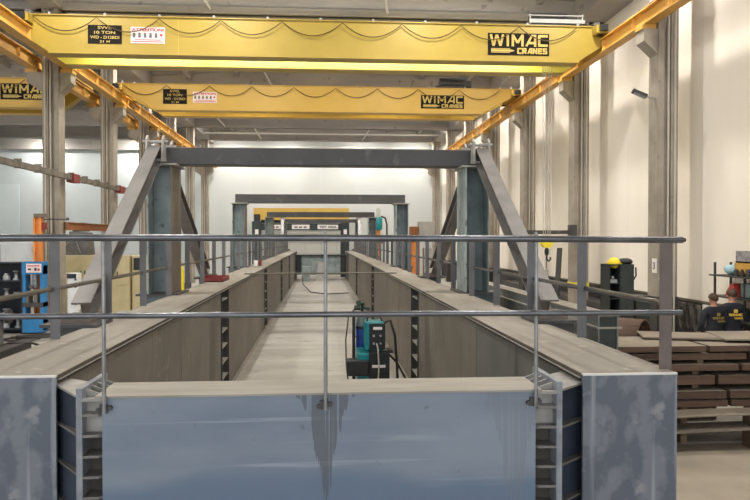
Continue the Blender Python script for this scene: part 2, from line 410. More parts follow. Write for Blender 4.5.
for k in range(1, 9):
    y = 6.3 + 6.65 * k
    if k >= 2:
        xi = 9.3
        names = {2: 'concrete wall column with black painted foot beside the plate piles', 3: 'wall column with yellow painted foot behind the chain hoist'}
        t, X = column(xi, 1, y, (-1,), names.get(k, '%s concrete column along the cream right wall, counted from the camera' % ordn[k - 2]), GR)
        g = MB().box(X(-.02), X(.58), y - .32, y + .32, 0 if k != 3 else 1.36, 1.58)
        g.build('painted_foot', M['wall_black'] if k != 3 else M['safety'], t, 'black painted foot' if k != 3 else 'yellow painted foot')
        if k == 2:
            pass
    xi = -9.12
    t, X = column(xi, -1, y, (-1, 1), '%s concrete column between the two bays, counted from the camera' % ordn[k - 1], GLc)
    if k == 3:
        MB().box(X(.1) - .12, X(.1) + .12, y - .36, y - .31, .5, 1.55).build('corner_guard', M['safety'], t, 'yellow corner guard')

# ------------------------------------------------------------------ lights and lamps
def high_bay(x, y, z, power, label, group):
    t = thing('high_bay_lamp', label, 'lamp', (x, y, z), group)
    MB().lathe([(.05, .34), (.09, .26), (.14, .2), (.17, .12), (.17, .1), (.05, .12)], (x, y, z), 18).build('lamp_housing', M['hatch'], t)
    MB().lathe([(.02, -.13), (.1, -.08), (.13, 0), (.11, .08), (.04, .11)], (x, y, z), 18).build('globe', M['lamp'], t)
    MB().bar((x, y, z + .3), (x, y - .3, z + .3), .05, .05).build('arm', M['galv'], t)
    for kind, en, dz in (('AREA', power, -.14), ('POINT', power * UP, -.02)):
        l = bpy.data.lights.new('high_bay_light', kind); l.energy = en; l.color = (1, .965, .90)
        if kind == 'AREA': l.shape = 'DISK'; l.size = .3
        else: l.shadow_soft_size = .14
        o = bpy.data.objects.new('high_bay_light', l); C.objects.link(o); o.parent = t; o.location = (0, 0, dz)
    return t
P, UP = 200, 2.0
for k, by in enumerate(BEAM_Y):
    y = by + .55
    for x, wd in ((-7.5, 'by the left columns'), (-2.9, 'left of the middle'), (3.2, 'right of the middle'), (7.9, 'by the right wall')):
        high_bay(x, y, 11.5, P, 'round high bay lamp behind the %s roof beam, %s' % ((ordn + ['ninth'])[k], wd), 'high bay lamps')
    if k % 2 == 0:
        for x in (-22.5, -15):
            high_bay(x, y, 11.5, P * 1.6, 'round high bay lamp behind the %s roof beam of the left bay, %s' % ((ordn + ['ninth'])[k], 'outer' if x < -20 else 'inner'), 'high bay lamps')
w = bpy.data.worlds.new('world'); sc.world = w; w.use_nodes = True
bg = w.node_tree.nodes['Background']; bg.inputs[0].default_value = (.90, .95, 1.0, 1); bg.inputs[1].default_value = 2.6

# ------------------------------------------------------------------ box girders
def girder(side, y0, y1, splices, seams, label):
    s = side
    t = thing('box_girder', label, 'girder', (s * 2.3, y0, 0), 'long box girders on the floor')
    def bx(mb, a, b, ya, yb, z0, z1): return mb.box(min(s * a, s * b), max(s * a, s * b), ya, yb, z0, z1)
    bx(MB(), 1.93, 2.65, y0, y1, 2.194, 2.2).build('top_flange', M['dusty'], t)
    bx(MB(), 1.932, 2.648, y0, y1, 2.165, 2.194).build('flange_core', M['brown_dark'], t)
    bx(MB(), 1.922, 1.975, y0 + .03, y1, 2.157, 2.165).build('flange_lip', M['edge'], t)
    bx(MB(), 1.975, 2.0, y0 + .03, y1, 2.11, 2.157).build('flange_fillet', M['brown_dark'], t)
    bx(MB(), 1.93, 2.65, y0, y1, 0, .035).build('bottom_flange', M['dusty'], t)
    bx(MB(), 1.93, 2.65, y0 - .025, y0, 0.0, 2.19).build('end_plate', M['mill'], t, 'blue grey end plate')
    bx(MB(), 1.93, 2.65, y0 - .03, y0 + .01, 2.186, 2.2).build('weld_bead', M['galv'], t, 'bright ground weld along the top edge')
    bx(MB(), 1.93, 2.65, y1, y1 + .025, 0.0, 2.19).build('end_plate', M['mill'], t, 'blue grey end plate')
    bx(MB(), 2.6, 2.62, y0, y1, .035, 2.165).build('outer_web', M['web'], t)
    L = .52
    cuts = [y0] + [v for c in splices for v in (c - L, c + L)] + [y1]
    for a, b in zip(cuts[0::2], cuts[1::2]):
        ss = [a] + [q for q in seams if a < q < b] + [b]
        for n, (p, q) in enumerate(zip(ss, ss[1:])):
            mm = M['web_dark'] if (side > 0 and q <= seams[0] + .01) else M['web']
            bx(MB(), 1.985, 2.005, p + (.012 if n else 0), q - .012, .035, 2.12).build('web_panel', mm, t)
    for c in splices:
        m = MB()
        bx(m, 2.18, 2.2, c - L, c + L, .035, 2.165)
        bx(m, 1.96, 2.2, c - L - .02, c - L + .02, .035, 2.165); bx(m, 1.96, 2.2, c + L - .02, c + L + .02, .035, 2.165)
        sp = m.build('splice_pocket', M['dark_steel'], t, 'dark recessed splice pocket')
        for i in range(6):
            z = .34 + i * .32
            bx(MB(), 1.985, 2.18, c - L + .02, c + L - .02, z - .012, z + .012).build('stiffener', M['edge'], sp)
    return t
gl = girder(-1, 5.42, 58, [15.0, 26.0, 36.3, 45.2, 55.0], [10.4, 20.5, 30.2, 40.0, 50.0], 'long steel box girder on the left, red tray lying on its top')
gr = girder(1, 5.2, 58, [15.1, 27.5, 40.0, 53.0], [9.1, 21.0, 33.5, 46.5], 'long steel box girder on the right beside the plate piles')

# front cross beam between the girder ends
t = thing('cross_beam', 'blue grey cross beam with drip marks joining the near girder ends', 'beam', (0, 5.1, 0), 'beams across the girders')
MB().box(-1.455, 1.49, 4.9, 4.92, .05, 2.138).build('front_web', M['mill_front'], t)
MB().box(-1.455, 1.49, 5.29, 5.31, .05, 2.138).build('rear_web', M['web'], t)
MB().box(-1.5, 1.53, 4.885, 5.35, 2.138, 2.152).build('top_flange', M['dusty_light'], t, 'dusty pale top flange')
MB().box(-1.5, 1.53, 4.885, 5.35, .03, .05).build('bottom_flange', M['mill'], t)
for s in (-1, 1):
    e0, e1, b0, yfront = (1.64, 1.68, 1.49, 5.27) if s > 0 else (1.585, 1.625, 1.455, 5.47)
    def bx(a, b, ya, yb, z0, z1, mb=None): return (mb or MB()).box(min(s * a, s * b), max(s * a, s * b), ya, yb, z0, z1)
    bx(e0, e1, 4.9, 5.48, .05, 2.2).build('end_plate', M['edge_blue'], t)
    bx(b0 - .015, b0, 4.96, 5.29, .05, 2.13).build('end_web', M['brown_dark'], t)
    bx(b0, e0, 5.06, 5.08, .05, 1.95).build('pocket_web', M['brown_dark'], t)
    for i in range(14):
        z = 2.02 - i * .139
        MB().prism([(s * e0, 4.905), (s * e0, 5.06), (s * b0, 5.06), (s * b0, 4.935), (s * (b0 + .03), 4.912)], 'z', z - .009, z + .009).build('stiffener', M['brace'], t)
    for yy in (5.0, 5.12, 5.24, 5.36):
        MB().prism([(s * e0, 2.18), (s * e0, 1.85), (s * b0, 1.85), (s * (b0 - .02), 2.125)], 'y', yy - .007, yy + .007).build('gusset_fin', M['edge'], t)
    MB().prism([(s * e0, 4.9), (s * e0, 4.93), (s * (b0 - .005), 4.93), (s * (b0 - .005), 4.9)], 'z', 2.115, 2.136).build('top_tie', M['edge'], t)
    for i in range(8):
        z = 2.11 - i * .275
        q = [(s * e1, 5.0), (s * e1, 5.48), (s * 1.98, 5.75), (s * 1.98, yfront), (s * 1.93, yfront - .03)] if i == 0 else \
            [(s * e1, 5.02), (s * e1, 5.12), (s * 1.98, yfront + .07), (s * 1.98, yfront), (s * 1.93, yfront - .03)]
        MB().prism(q, 'z', z - .008, z + .008).build('connection_gusset', M['edge'] if i == 0 else M['brace'], t)
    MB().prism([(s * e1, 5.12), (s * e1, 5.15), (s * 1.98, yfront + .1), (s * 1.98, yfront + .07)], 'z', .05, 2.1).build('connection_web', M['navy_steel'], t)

# far cross beam
t = thing('cross_beam', 'cross beam between the girders at their far end, near the white wall', 'beam', (0, 56, 0), 'beams across the girders')
MB().box(-1.5, 1.5, 56, 56.02, .5, 1.85).build('web', M['teal_light'], t)
MB().box(-1.95, 1.95, 55.8, 56.6, 1.85, 1.95).build('top_flange', M['rig'], t)
MB().box(-1.95, 1.95, 55.9, 56.6, .4, .5).build('bottom_flange', M['rig'], t)
for s in (-1, 1):
    MB().box(min(s * 1.5, s * 1.95), max(s * 1.5, s * 1.95), 55.9, 56.3, .5, 1.85).build('end_plate', M['rig'], t)

# ------------------------------------------------------------------ portal frames
def hbar(mbf, mbw, a, b, depth, width, up):
    """H-section: flat flanges on the upper and lower side, upright web between them"""
    mbf.bar(a, b, width, .024, up, (0, depth / 2)); mbf.bar(a, b, width, .024, up, (0, -depth / 2))
    mbw.bar(a, b, .02, depth - .02, up)
def portal(Y, braces, label, zb=4.53, h=.31):
    t = thing('portal_frame', label, 'frame', (0, Y, 2.2), 'portal frames over the girders')
    MB().box(-2.98, 2.98, Y - .2, Y + .2, zb, zb + h).build('crossbar', M['dark_steel'], t, bevel=.012)
    for s in (-1, 1):
        def bx(a, b, ya, yb, z0, z1, mb=None): return (mb or MB()).box(min(s * a, s * b), max(s * a, s * b), ya, yb, z0, z1)
        p = bx(2.63, 2.655, Y - .42, Y + .42, 2.22, zb - .03).build('post', M['brown_steel'] if s < 0 else M['teal_light'], t)
        bx(2.655, 3.04, Y - .0, Y + .022, 2.22, zb - .03).build('post_web', M['teal_light'] if s < 0 else M['teal_steel'], p)
        bx(3.04, 3.065, Y - .42, Y + .42, 2.22, zb - .03).build('outer_flange', M['teal_light'] if s < 0 else M['teal_steel'], p)
        bx(2.55, 3.12, Y - .46, Y + .46, zb - .03, zb).build('cap_plate', M['edge'], t)
        bx(2.5, 3.25, Y - .5, Y + .5, 2.185, 2.22).build('base_plate', M['dark_steel'], t)
        for dy in (-.34, .34): bx(2.65, 3.2, Y + dy - .01, Y + dy + .01, 1.75, 2.185).build('outrigger_bracket', M['teal_steel'], t)
        if braces:
            for d in (-1, 1):
                a = V((s * 2.94, Y + d * .3, zb + .2)); b = V((s * (2.75 if d < 0 else 2.88), Y + d * 4.85, 2.34))
                f, w_ = MB(), MB()
                hbar(f, w_, a, b, .25, .22, (0, d, 1))
                br = f.build('brace', M['brace'], t)
                w_.build('brace_web', M['brace_dark'], br)
                bx(2.62, 2.94, Y + d * 4.8 - .22, Y + d * 4.8 + .22, 2.24, 2.32).build('brace_shoe', M['brown_steel'], br)
                m = MB(); bx(2.5, 3.12, Y + d * 4.85 - .32, Y + d * 4.85 + .32, 2.203, 2.24, m); bx(2.7, 3.0, Y + d * 4.85 - .2, Y + d * 4.85 + .2, 2.0, 2.203, m)
                m.build('brace_seat', M['dark_steel'], t)
                m = MB()
                for k in (2.78, 3.06):
                    m.prism([(Y + d * .22, zb + .05), (Y + d * .5, zb + .02), (Y + d * .46, zb + .42), (Y + d * .36, zb + .5), (Y + d * .26, zb + .42)], 'x', s * k - .018, s * k + .018)
                m.tube([(s * 2.7, Y + d * .36, zb + .38), (s * 3.14, Y + d * .36, zb + .38)], .03, 10)
                m.build('lug', M['edge'], br)
    return t
portal(13.4, True, 'nearest and largest looking portal frame with sloping braces, over both girders')
portal(25.6, False, 'second portal frame from the camera, plain posts without braces', 4.44, .31)
portal(40.3, False, 'third portal frame from the camera, before the dark test rig', 4.38, .29)
portal(56.0, True, 'farthest portal frame with sloping braces, nearest the white back wall', 4.43, .27)

# ------------------------------------------------------------------ guardrails
t = thing('guardrail', 'foreground pipe guardrail fixed to the front of the near cross beam', 'guardrail', (0, 4.85, 2.0), 'guardrails')
MB().tube([(-3.6, 4.83, 3.205), (-1, 4.83, 3.205), (1, 4.83, 3.2), (2.5, 4.83, 3.19), (2.525, 4.83, 3.19)], [.023, .023, .023, .023, .014], 14).build('top_rail', M['rail'], t)
MB().tube([(-3.6, 4.83, 2.695), (1, 4.83, 2.69), (2.5, 4.83, 2.685)], .02, 14).build('mid_rail', M['rail'], t)
for x in (-1.43, .03, 1.48):
    MB().tube([(x, 4.862, 2.04), (x, 4.862, 2.14), (x, 4.862, 3.22), (x - .004, 4.862, 3.245)], [.0135, .0135, .0125, .010], 10).build('upright', M['rod'], t)
    m = MB().box(x - .035, x + .01, 4.875, 4.9, 2.04, 2.1); m.lathe([(.016, 0), (.016, .03)], (x + .03, 4.868, 2.075), 8, 'y'); m.lathe([(.016, 0), (.016, .03)], (x - .045, 4.868, 2.06), 8, 'y')
    m.build('clip', M['dark_steel'], t)
def side_rail(s, y0, label):
    t = thing('guardrail', label, 'guardrail', (s * 2.7, y0, 2.2), 'guardrails')
    n = int((57.8 - y0) / 1.775) + 1
    ys = [y0 + 1.775 * i for i in range(n)]
    ye = ys[-1]
    MB().tube([(s * 2.67, y0 + .034, 3.19), (s * 2.67, ye, 3.19)], .02, 10).build('top_rail', M['rail'], t)
    MB().tube([(s * 2.67, y0 + .034, 2.695), (s * 2.67, ye, 2.695)], .024, 10).build('mid_rail', M['pipe_brown'] if s < 0 else M['rail'], t)
    for i, y in enumerate(ys):
        x0, x1 = (2.585, 2.68)
        MB().box(min(s * x0, s * x1), max(s * x0, s * x1), y + .022, y + .034, 2.2, 3.2).build('post', M['flat_brown'] if (s > 0 and i == 0) else M['flat'], t)
side_rail(-1, 5.55, 'flat bar guardrail running along the outer edge of the left girder')
side_rail(1, 5.3, 'flat bar guardrail running along the outer edge of the right girder')

# things lying on the girders
tag(MB().tube([(-2.12, 20.2, 2.22), (2.15, 20.4, 2.22)], .022, 10).build('steel_tube', M['pipe_brown']), 'thin steel tube laid across both girders in mid distance', 'tube')
t = thing('tray', 'shallow dull red metal tray lying on the left girder', 'tray', (-2.5, 17.3, 2.2))
m = MB().box(-2.78, -2.25, 16.7, 17.9, 2.2, 2.22)
for a in ((-2.78, -2.76, 16.7, 17.9), (-2.27, -2.25, 16.7, 17.9), (-2.78, -2.25, 16.7, 16.72), (-2.78, -2.25, 17.88, 17.9)): m.box(*a, 2.2, 2.3)
m.build('pan', M['red'], t)
t = thing('cup', 'small white and red tin standing on the left girder', 'tin', (-2.3, 26.5, 2.2))
MB().lathe([(.09, 0), (.09, .2), (.085, .2), (.085, .02)], (-2.36, 26.5, 2.2), 14).build('body', M['white_paint'], t)
tag(MB().box(-2.27, -2.17, 26.4, 26.6, 2.2, 2.42).build('carton', M['red'], bevel=.01), 'small dark red carton beside the white tin on the left girder', 'carton')

# ------------------------------------------------------------------ overhead cranes
def crane(Yc, x0, x1, pf, pr, label, signs, trolley, gauge=1.5, zt=9.98, zb=8.88, cut=1.7, end=.22):
    t = thing('overhead_crane', label, 'crane', ((x0 + x1) / 2, Yc, zt), 'overhead cranes')
    for n, y in enumerate((Yc, Yc + gauge)):
        prof = [(x0, zt), (x1, zt), (x1, zt - end), (x1 - cut, zb), (x0 + cut, zb), (x0, zt - end)]
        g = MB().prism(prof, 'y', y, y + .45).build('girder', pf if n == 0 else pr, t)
        MB().box(x0 - .02, x1 + .02, y - .06, y + .51, zt, zt + .03).build('top_flange', pf, g)
        MB().box(x0 + cut - .05, x1 - cut + .05, y - .05, y + .5, zb - .03, zb).build('bottom_flange', pf, g)
        m = MB()
        for i in range(11):
            x = x0 + .8 + (x1 - x0 - 1.6) * i / 10
            m.box(x - .03, x + .03, y - .07, y + .0, zt + .02, zt + .09)
        if n == 0: m.build('bracket', M['hatch'], g)
        MB().box(x0 + 4.6, x0 + 4.615, y - .004, y, zb, zt).build('weld_seam', M['yellow_b'], g) if n == 0 else None
    for x in (x0 + .12, x1 - .12):
        e = MB().box(x - .2, x + .2, Yc - .4, Yc + gauge + .9, 9.66, 9.9).build('end_carriage', pf, t)
        for yy in (Yc - .15, Yc + gauge + .6): MB().lathe([(.16, -.08), (.16, .08)], (x, yy, 9.78), 16, 'x').build('wheel', M['black'], e)
        MB().box(x - .12, x + .12, Yc - .55, Yc - .4, 9.7, 9.88).build('buffer', M['black'], e)
        MB().box(x - .1, x + .1, Yc + .1, Yc + .4, zt + .03, zt + .2).build('motor', M['grey_machine'], e)
    pts = []
    xs = [x0 + .35] + [x for x in [(x0 + 2.2) + 1.855 * i for i in range(int((x1 - x0 - 2.6) / 1.86) + 1)]]
    for a, b in zip(xs, xs[1:]):
        for k in range(9):
            u = k / 9; pts.append((a + (b - a) * u, Yc - .1, zt - .06 - .42 * (1 - (2 * u - 1) ** 2) * min(1, (b - a) / 1.86)))
    pts.append((xs[-1], Yc - .1, zt - .06))
    MB().tube(pts, .016, 6).build('festoon_cable', M['festoon'], t)
    def at(u, v, d): return (u, Yc - .02 - d, v)
    for kind, a, b, z1, z0 in signs:
        pl = MB().box(a, b, Yc - .02, Yc - .0, z0, z1)
        w, h = b - a, z1 - z0; L = MB()
        if kind == 'logo':
            p = pl.build('sign', M['board'], t, 'dark logo board reading WIMAC CRANES')
            strokes(L, 'WIMAC', a + .06, z0 + h * .40, w - .12, h * .54, at, .2, .12)
            strokes(L, 'CRANES', a + w * .48, z0 + h * .06, w * .48, h * .27, at, .26, .18)
            L.prism([(a + .1, z0 + h * .15), (a + w * .38, z0 + h * .15), (a + w * .44, z0 + h * .2), (a + w * .38, z0 + h * .25), (a + .1, z0 + h * .25)], 'y', Yc - .03, Yc - .021)
            L.prism([(a + .1, z0 + h * .1), (a + w * .36, z0 + h * .1), (a + w * .36, z0 + h * .13), (a + .1, z0 + h * .13)], 'y', Yc - .03, Yc - .021)
            L.prism([(a + .1, z0 + h * .27), (a + w * .36, z0 + h * .27), (a + w * .36, z0 + h * .30), (a + .1, z0 + h * .30)], 'y', Yc - .03, Yc - .021)
            L.build('lettering', M['letter_yellow'], p)
        elif kind == 'load':
            p = pl.build('sign', M['board'], t, 'dark load board reading SWL 10 TON')
            for txt, f, ww in (('SWL', .86, .42), ('10 TON', .6, .62), ('WD - D12BDI', .34, .86), ('21 M', .11, .3)):
                font_text(L, txt, (a + b) / 2, z0 + h * f, w * ww, h * (.16 if f > .2 else .12), at, .012)
            L.build('lettering', M['letter_yellow'], p)
        else:
            p = pl.build('sign', M['sign_pink'], t, 'white and red warning sign')
            font_text(L, 'ATTENTION!', (a + b) / 2, z0 + h * .84, w * .94, h * .2, at, .04)
            font_text(L, 'MIND YOUR HEAD AND HANDS', (a + b) / 2, z0 + h * .1, w * .8, h * .08, at, .02) if False else None
            L.prism([(a + w * .12, z0 + h * .2), (b - w * .12, z0 + h * .2), (b - w * .12, z0 + h * .24), (a + w * .12, z0 + h * .24)], 'y', Yc - .027, Yc - .021)
            L.prism([(a + w * .05, z0 + h * .08), (b - w * .05, z0 + h * .08), (b - w * .05, z0 + h * .13), (a + w * .05, z0 + h * .13)], 'y', Yc - .027, Yc - .021)
            L.lathe([(h * .09, -.03), (h * .09, -.021)], (b - w * .11, Yc, z0 + h * .52), 10, 'y')
            L.build('lettering', M['letter_red'], p)
            for i in range(5):
                D = MB().lathe([(h * .08, -.03), (h * .08, -.021)], (a + w * (.1 + .16 * i), Yc, z0 + h * .58), 8, 'y')
                D.box(a + w * (.06 + .16 * i), a + w * (.14 + .16 * i), Yc - .03, Yc - .021, z0 + h * .35, z0 + h * .52)
                D.build('pictogram', M['grey_machine'], p)
    if pf is M['yellow']:
        # added strip lamps, hidden behind the near girder, to brighten the far one
        for k in range(4):
            xa = x0 + 1.6 + k * (x1 - x0 - 3.2) / 4; xb = xa + (x1 - x0 - 3.2) / 4 - .3
            sl = MB().box(xa, xb, Yc + .45, Yc + .5, 9.28, 9.36).build('added_strip_lamp', M['hatch'], t)
            MB().box(xa + .02, xb - .02, Yc + .5, Yc + .505, 9.29, 9.35).build('tube', M['lamp'], sl)
            l = bpy.data.lights.new('added_strip_light', 'AREA'); l.shape = 'RECTANGLE'; l.size = xb - xa; l.size_y = .06; l.energy = 50; l.color = (1, .98, .9)
            o = bpy.data.objects.new('added_strip_light', l); C.objects.link(o); o.parent = t
            o.location = V(((xa + xb) / 2, Yc + .52, 9.32)) - t.location; o.rotation_euler = (PI / 2, 0, 0)
    tx = trolley
    if tx is not None:
        tr = MB().box(tx - .8, tx + .8, Yc + .6, Yc + gauge + .4, zt + .06, zt + .26).build('trolley', M['black'] if pf is M['yellow_b'] else M['rig'], t)
        m = MB(); m.lathe([(.28, -.6), (.28, .6)], (tx, Yc + .95, zt + .42), 16, 'x'); m.box(tx + .5, tx + .85, Yc + .6, Yc + 1.2, zt + .2, zt + .5)
        m.build('hoist_drum', M['black'], tr)
        m = MB()
        if pf is M['yellow']:
            for dx in (-.85, .85):
                for dy in (.1, 1.8): m.tube([(tx + dx, Yc + dy, zt + .1), (tx + dx, Yc + dy, zt + .42)], .025, 6)
            for dy in (.1, 1.8): m.tube([(tx - .9, Yc + dy, zt + .38), (tx + .9, Yc + dy, zt + .38)], .025, 6)
            m.box(tx - .9, tx + .9, Yc + .0, Yc + .04, zt + .12, zt + .24)
            m.build('trolley_rail', M['hatch'], tr)
        r = MB()
        for dx in (-.16, -.06, .06, .16): r.tube([(tx + dx, Yc + 1.0, zt), (tx + dx * .7, Yc + 1.0, 3.2)], .012, 5)
        if pf is M['yellow']:
            hk = MB().prism([(tx - .2, 3.22), (tx + .2, 3.22), (tx + .19, 3.0), (tx + .1, 2.9), (tx - .1, 2.9), (tx - .19, 3.0)], 'y', Yc + .86, Yc + 1.14).build('hook_block', M['safety'], tr)
            m = MB().blob((tx, Yc + 1.0, 2.76), (.08, .07, .14), 10).tube([(tx, Yc + 1, 2.68), (tx, Yc + 1, 2.52), (tx + .07, Yc + 1, 2.44), (tx + .13, Yc + 1, 2.5), (tx + .13, Yc + 1, 2.58)], .03, 8)
            m.tube([(tx, Yc + 1, 2.5), (tx - .02, Yc + 1, 2.1)], .012, 6).build('hook', M['black'], tr)
        if pf is not M['yellow']: r = MB(); [r.tube([(tx + 1.2 + dx, Yc + 1.0, zt), (tx + 1.2 + dx, Yc + 1.0, 8.0)], .02, 5) for dx in (0, .25)]
        r.build('hoist_rope', M['conduit'], tr)
    return t
crane(22.5, -8.95, 8.95, M['yellow'], M['yellow_lit'], 'nearest yellow overhead crane, across the top of the hall, light trolley rails on it',
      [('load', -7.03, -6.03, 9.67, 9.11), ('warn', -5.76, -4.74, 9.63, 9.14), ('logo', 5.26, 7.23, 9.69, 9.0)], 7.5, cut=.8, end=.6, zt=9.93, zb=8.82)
crane(32.4, -8.95, 8.95, M['yellow_b'], M['yellow'], 'second yellow overhead crane behind the nearest one, black hoist on top',
      [('load', -6.92, -5.89, 9.78, 9.13), ('warn', -5.63, -4.58, 9.67, 9.2), ('logo', 4.51, 6.48, 9.68, 9.08)], 6.1)
crane(30.0, -27.0, -9.95, M['yellow_b'], M['yellow'], 'yellow overhead crane in the left hand bay, partly behind the column',
      [('logo', -12.8, -10.9, 9.42, 8.78)], None, zt=9.62, zb=8.5, cut=1.2)

# runway beams
def runway(x, label, y0, y1):
    t = thing('runway_beam', label, 'runway beam', (x, y0, 9.13), 'crane runway beams')
    m = MB().box(x - .16, x + .16, y0, y1, 9.13, 9.16).box(x - .16, x + .16, y0, y1, 9.53, 9.57).box(x - .03, x + .03, y0, y1, 9.16, 9.53)
    for k in range(0, 27):
        y = y0 + 1 + k * 2.2
        if y < y1: m.box(x - .14, x + .14, y - .01, y + .01, 9.16, 9.53)
    m.build('beam', M['orange_y'], t)
    MB().box(x - .05, x + .05, y0, y1, 9.57, 9.66).build('rail', M['brown_rail'], t)
    return t
runway(9.06, 'orange yellow crane runway beam along the right wall', 6, 61.5)
runway(-8.81, 'orange yellow crane runway beam on the main hall side of the left columns', 6, 61.5)
runway(-10.01, 'orange yellow crane runway beam on the far side of the left columns', 6, 61.5)

# roof bracing rods and a pipe
def rod(a, b, label, r=.05, name='bracing_rod', cat='rod'):
    tag(MB().tube([a, b], r, 8).build(name, M['galv']), label, cat, 'roof bracing rods' if name == 'bracing_rod' else None)
rod((-5.3, 53.1, 11.95), (-4.85, 59.27, 11.3), 'white bracing rod under the roof, left of the middle near the back wall')
rod((4.1, 53.1, 11.95), (3.4, 59.27, 11.3), 'white bracing rod under the roof, right of the middle near the back wall')
rod((-7.8, 39.79, 11.95), (-5.6, 45.97, 11.3), 'white bracing rod sloping under the roof behind the second crane, on the left')
rod((-3.2, 33.14, 11.95), (-2.55, 39.32, 11.3), 'white bracing rod between the two cranes, left of the middle')
rod((2.6, 26.49, 11.95), (1.2, 32.67, 11.3), 'white bracing rod between the two cranes, right of the middle')
rod((1.5, 19.84, 11.95), (2.4, 26.02, 11.35), 'white bracing rod above the nearest crane, right of the middle')
rod((-4.6, 19.84, 11.95), (-3.9, 26.02, 11.35), 'white bracing rod above the nearest crane, left of the middle')
rod((-7.6, 47.2, 11.95), (-6.9, 52.62, 11.3), 'white bracing rod under the roof above the left end of the near portal beam')
rod((-9.0, 56.5, 11.35), (9.3, 56.5, 11.35), 'grey pipe hung level across the hall near the back wall', .06, 'ceiling_pipe', 'pipe')
rod((-9.0, 61.7, 10.95), (9.3, 61.7, 10.95), 'pale pipe along the top of the white back wall', .05, 'ceiling_pipe', 'pipe')

# busbar tray along the left columns
t = thing('busbar_tray', 'grey conductor tray with red collectors running along the left columns', 'tray', (-8.85, 8, 5.3))
m = MB().box(-8.92, -8.78, 8, 40, 5.28, 5.32).box(-8.92, -8.9, 8, 40, 5.32, 5.46).box(-8.8, -8.78, 8, 40, 5.32, 5.46)
m.build('channel', M['tray'], t)
for k in range(22): MB().box(-8.95, -8.75, 8.3 + k * 1.5, 8.38 + k * 1.5, 5.26, 5.54).build('hanger', M['tray'], t)
for y in (26.6, 32.6, 39.3): MB().box(-8.98, -8.72, y - .35, y + .35, 5.2, 5.5).build('collector', M['red'], t, 'red collector')
m = MB()
for k in range(1, 6): m.box(-9.06, -8.9, 6.3 + 6.65 * k - .05, 6.3 + 6.65 * k + .05, 5.3, 5.36)
m.build('bracket', M['tray'], t)

# floodlight and number plate on the nearest right-hand column
t = thing('floodlight', 'small black floodlight on an arm on the near right wall column', 'lamp', (8.95, 19.6, 7.2))
f = MB(); f.bar((8.62, 19.45, 7.3), (8.98, 19.35, 7.12), .34, .07); f.build('housing', M['black'], t)
f = MB(); f.bar((8.66, 19.44, 7.24), (8.94, 19.36, 7.1), .28, .02); f.build('lens', M['clear'], t)
MB().bar((8.95, 19.4, 7.14), (9.3, 19.5, 7.1), .04, .04).build('bracket', M['hatch'], t)
t = thing('number_plate', 'small white plate with a dark 3 on the near right wall column', 'sign', (9.29, 19.45, 2.4))
MB().box(9.282, 9.3, 19.34, 19.6, 2.24, 2.64).build('plate', M['sign_white'], t)
L = MB(); font_text(L, '3', 19.47, 2.44, .12, .2, lambda u, v, d: (9.282 - d, 19.47 - (u - 19.47), v), .02); L.build('lettering', M['letter_dark'], t)

# ------------------------------------------------------------------ test rig at the back
t = thing('test_rig', 'dark test rig with yellow crosshead before the white back wall', 'rig', (-1.65, 60, 0))
for xa, xb in ((-5.65, -4.92), (1.62, 2.34)):
    u = MB().box(xa, xb, 59.7, 60.4, 0, 4.62).build('upright', M['rig'], t, bevel=.02)
    MB().box(xa + .25, xb - .2, 59.69, 59.7, 3.55, 3.95).build('plate', M['sign_white'], u)
MB().box(-5.55, 2.34, 60.0, 60.5, 4.73, 5.72).build('crosshead', M['yellow_b'], t)
MB().box(-5.5, -5.0, 59.8, 60.0, 4.62, 5.2).build('bracket', M['black'], t)
MB().box(-4.92, 1.62, 59.9, 60.3, 3.88, 4.46).build('lintel', M['rig'], t)
MB().box(-5.0, 1.7, 60.45, 60.55, 4.5, 4.73).build('tie_beam', M['rig'], t)
def at(u, v, d): return (u, 59.88 - d, v)
for a, b, txt in ((-4.45, -3.3, ''), (-2.4, -.95, ''), (-.28, 1.42, 'TEST AREA')):
    p = MB().box(a, b, 59.88, 59.9, 3.98, 4.34).build('sign', M['sign_white'], t)
    L = MB()
    if txt: font_text(L, txt, (a + b) / 2, 4.16, (b - a) * .84, .19, at, .03)
    else:
        for k in range(3): L.box(a + (b - a) * (.14 + .26 * k), a + (b - a) * (.32 + .26 * k), 59.87, 59.88, 4.07, 4.2)
    L.build('lettering', M['letter_dark'] if txt else M['grey_machine'], p)

# ------------------------------------------------------------------ welding set between the girders
t = thing('welding_machine', 'teal and black welding power source on a trolley between the girders', 'welder', (.95, 13.1, 0), 'welding set')
wx, wy = .95, 13.1
MB().box(.66, 1.2, 13.0, 13.75, .22, 1.12).build('case', M['teal'], t, bevel=.03)
fp = MB().box(.86, 1.24, 12.965, 13.0, .24, 1.13).build('front_panel', M['panel_black'], t, bevel=.008)
m = MB()
for i in range(9): m.box(.9, 1.2, 12.955, 12.966, .30 + i * .055, .322 + i * .055)
m.build('louvre', M['black'], fp)
MB().box(.92, 1.16, 12.957, 12.966, .86, .91).build('nameplate', M['sign_white'], fp)
MB().box(.46, .86, 12.9, 13.25, .72, 1.0).build('side_box', M['black'], t, bevel=.02)
MB().box(.62, 1.28, 12.98, 13.85, .16, .22).build('trolley_base', M['black'], t)
for x in (.68, 1.2):
    for y in (13.05, 13.7):
        MB().lathe([(.08, -.03), (.08, .03)], (x, y, .08), 14, 'x').build('wheel', M['black'], t)
MB().box(.88, 1.3, 12.98, 13.3, 1.12, 1.17).build('tray', M['black'], t)
t = thing('wire_feeder', 'teal wire feeder with black front on top of the welding machine', 'wire feeder', (1.0, 13.2, 1.17), 'welding set')
MB().prism([(12.99, 1.17), (13.65, 1.17), (13.65, 1.58), (13.5, 1.68), (12.99, 1.68)], 'x', .80, 1.14).build('case', M['teal'], t, bevel=.02)
